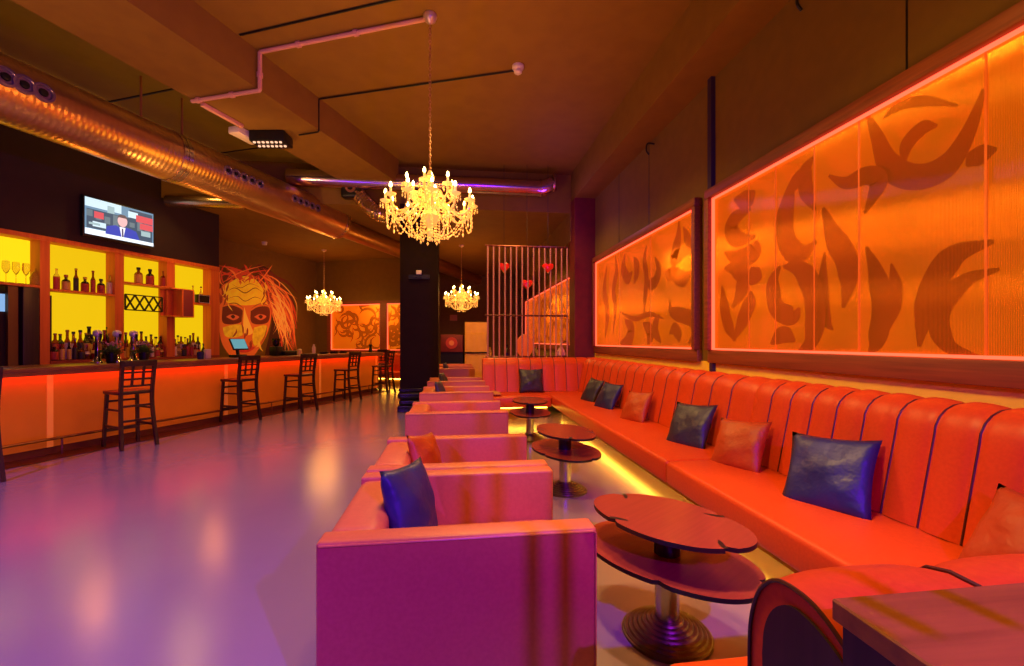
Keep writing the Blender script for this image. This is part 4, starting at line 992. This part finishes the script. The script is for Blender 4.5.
# ================================================================ FAR END OF THE ROOM
Zf = 15.2
p = pzd(476, Zf, 0); rF = -PHI*0
r = thing('tall_cabinet', 'tan two-part tall cabinet at the far end behind the armchairs', 'cabinet', p, -PHI)
hw = .39; tanm = mat('tan_panel', (230, 160, 80), .5, noise=(222, 150, 72), bscale=4)
MB().box(-hw, hw, 0, .5, .0, 2.06).build('carcass', mat('tan_edge', (150, 96, 50), .6), r)
MB().rbox(-hw+.01, hw-.01, -.025, 0, 1.02, 2.04, .006, 1).build('door', tanm, r); MB().rbox(-hw+.01, hw-.01, -.025, 0, .05, .97, .006, 1).build('door', tanm, r)
MB().box(-hw, hw, -.06, 0, .98, 1.01).build('ledge', dark, r)
p = pzd(452, Zf, 0)
r = thing('speaker_cabinet', 'red loudspeaker box with round cone on a dark stand at the far end', 'speaker', p, -PHI)
MB().rbox(-.38, .38, -.1, .4, 1.02, 1.62, .02, 2).build('box', colred, r); MB().tube([(0, -.12, 1.33), (0, -.1, 1.33)], .2, 24).build('cone', mat('cone', (190, 60, 30), .4), r); MB().tube([(0, -.14, 1.33), (0, -.12, 1.33)], .09, 20).build('dust_cap', mat('cone_pale', (220, 130, 70), .4), r)
MB().box(-.38, .38, -.05, .4, 0, 1.02).build('stand', dark, r)
p = pzd(453.5, 17.5, zat(317, 17.5))
o = MB().box(-.15, .15, 0, .02, -.12, .12).build('wall_sign', mat('sign', (200, 110, 60), .5), None, (p.x, YB-.02, p.z)); tag(o, 'small pale square sign on the far wall below the far chandelier', 'sign')
r = thing('bench', 'orange bench along the far wall under the far light panels', 'bench', L2w(-8.3, FAR, 0), LROT)
MB().rbox(-1.6, 1.6, -.75, -.2, .25, .45, .03, 3).build('seat', leather, r); MB().rbox(-1.6, 1.6, -.25, -.03, .4, 1.0, .05, 3).build('backrest', leather, r); MB().box(-1.58, 1.58, -.5, -.1, 0, .26).build('plinth', MATS['plinth'], r)
MB().box(-1.5, 1.5, -.53, -.5, .2, .225).build('led_strip', gold, r)
# ================================================================ LIGHTS
def lamp(name, typ, loc, e, rgb, size=.2, **k):
    d = bpy.data.lights.new(name, typ); d.energy = e; d.color = lin(rgb); o = bpy.data.objects.new(name, d); o.location = loc; COL.objects.link(o)
    if typ == 'POINT': d.shadow_soft_size = size
    if typ == 'AREA': d.size = size; d.shape = 'DISK'
    if typ == 'SPOT': d.shadow_soft_size = size; d.spot_size = R(k.get('cone', 80)); d.spot_blend = .6
    if 'aim' in k:
        o.rotation_euler = (Vector(k['aim'])-Vector(loc)).to_track_quat('-Z', 'Y').to_euler()
    return o
W = (255, 160, 60)
lamp('chandelier_light', 'POINT', (c1.x, c1.y, zc+.05), 90, W, .3)
p = pzd(324, 13.0, 2.55); lamp('chandelier_light', 'POINT', p, 60, W, .3)
p = pzd(461.5, 12.4, 2.6); lamp('chandelier_light', 'POINT', p, 60, W, .3)
# added warm fill spots over the sofas and the floor, without fixtures
FILLC = (255, 198, 98)
for x, y, e in ((.1, 1.9, 380), (.5, 5.2, 250), (1.2, 8.0, 120), (1.2, 12.0, 190), (-.4, 13.8, 260)):
    lamp('warm_fill', 'SPOT', (x, y, 4.25 if y < 9 else 4.0), e, FILLC, .15, cone=140, aim=(x+.3, y, 0))
lamp('warm_fill', 'SPOT', (1.15, 1.9, 4.2), 330, (255, 205, 140), .1, cone=42, aim=(1.15, 2.1, 0))
for l, a_, e in ((-3.6, 3.0, 60), (-3.4, 6.5, 100), (-7.6, 6.0, 50), (-8.2, 10.8, 110)):
    q = L2w(l, a_, 4.25 if a_ < 9 else 3.9); lamp('warm_fill', 'SPOT', q, e, FILLC, .15, cone=140, aim=(q.x, q.y, 0))
# added fill lamps for the bottles, the duct and the ceilings
for l, a_, e in ((-7.6, 4.6, 12), (-7.7, 6.6, 12)):
    lamp('bottle_fill', 'POINT', L2w(l, a_, 2.5), e, (255, 150, 60), .1)
for a_ in (1.5, 4.5): lamp('duct_fill', 'SPOT', L2w(-5.7, a_, 2.7), 75, (255, 190, 100), .1, cone=120, aim=L2w(-6.2, a_+.8, 4))
for x, y, e in ((-1.6, 3.2, 80), (-.9, 7.0, 75), (-3.5, 1.2, 40), (1.6, 2.0, 44)):
    lamp('ceiling_fill', 'SPOT', (x, y, 2.2), e, (255, 192, 66), .5, cone=160, aim=(x, y+.1, 5))
# violet spot shining past the added rods
VS = Vector((1.0, -.75, 2.25))
lamp('violet_spot', 'SPOT', VS, 500, (112, 14, 255), .012, cone=150, aim=(-.9, 2.4, .2))
lamp('violet_spot', 'SPOT', (-4.6, -1.6, 4.2), 2300, (130, 50, 255), .1, cone=66, aim=(-3.3, 1.8, 0))  # second violet lamp, added to tint the left floor
lamp('violet_spot', 'POINT', (1.9, 8.2, 3.9), 9, (120, 60, 255), .1)  # added point lamp lending the cross duct a violet gleam
w = bpy.data.worlds.new('World'); S.world = w; w.use_nodes = True
w.node_tree.nodes['Background'].inputs['Color'].default_value = (*lin((120, 60, 20)), 1); w.node_tree.nodes['Background'].inputs['Strength'].default_value = .02
# ================================================================ CAMERA
cd = bpy.data.cameras.new('camera'); co = bpy.data.objects.new('camera', cd); COL.objects.link(co)
co.location = (0, 0, H); co.rotation_euler = (pi/2, 0, -PHI); cd.sensor_width = 36; cd.lens = F/1024*36; cd.shift_y = (HZ-333)/1024; cd.clip_start = .05
S.camera = co
S.view_settings.view_transform = 'Standard'; S.view_settings.look = 'None'; S.view_settings.exposure = 0
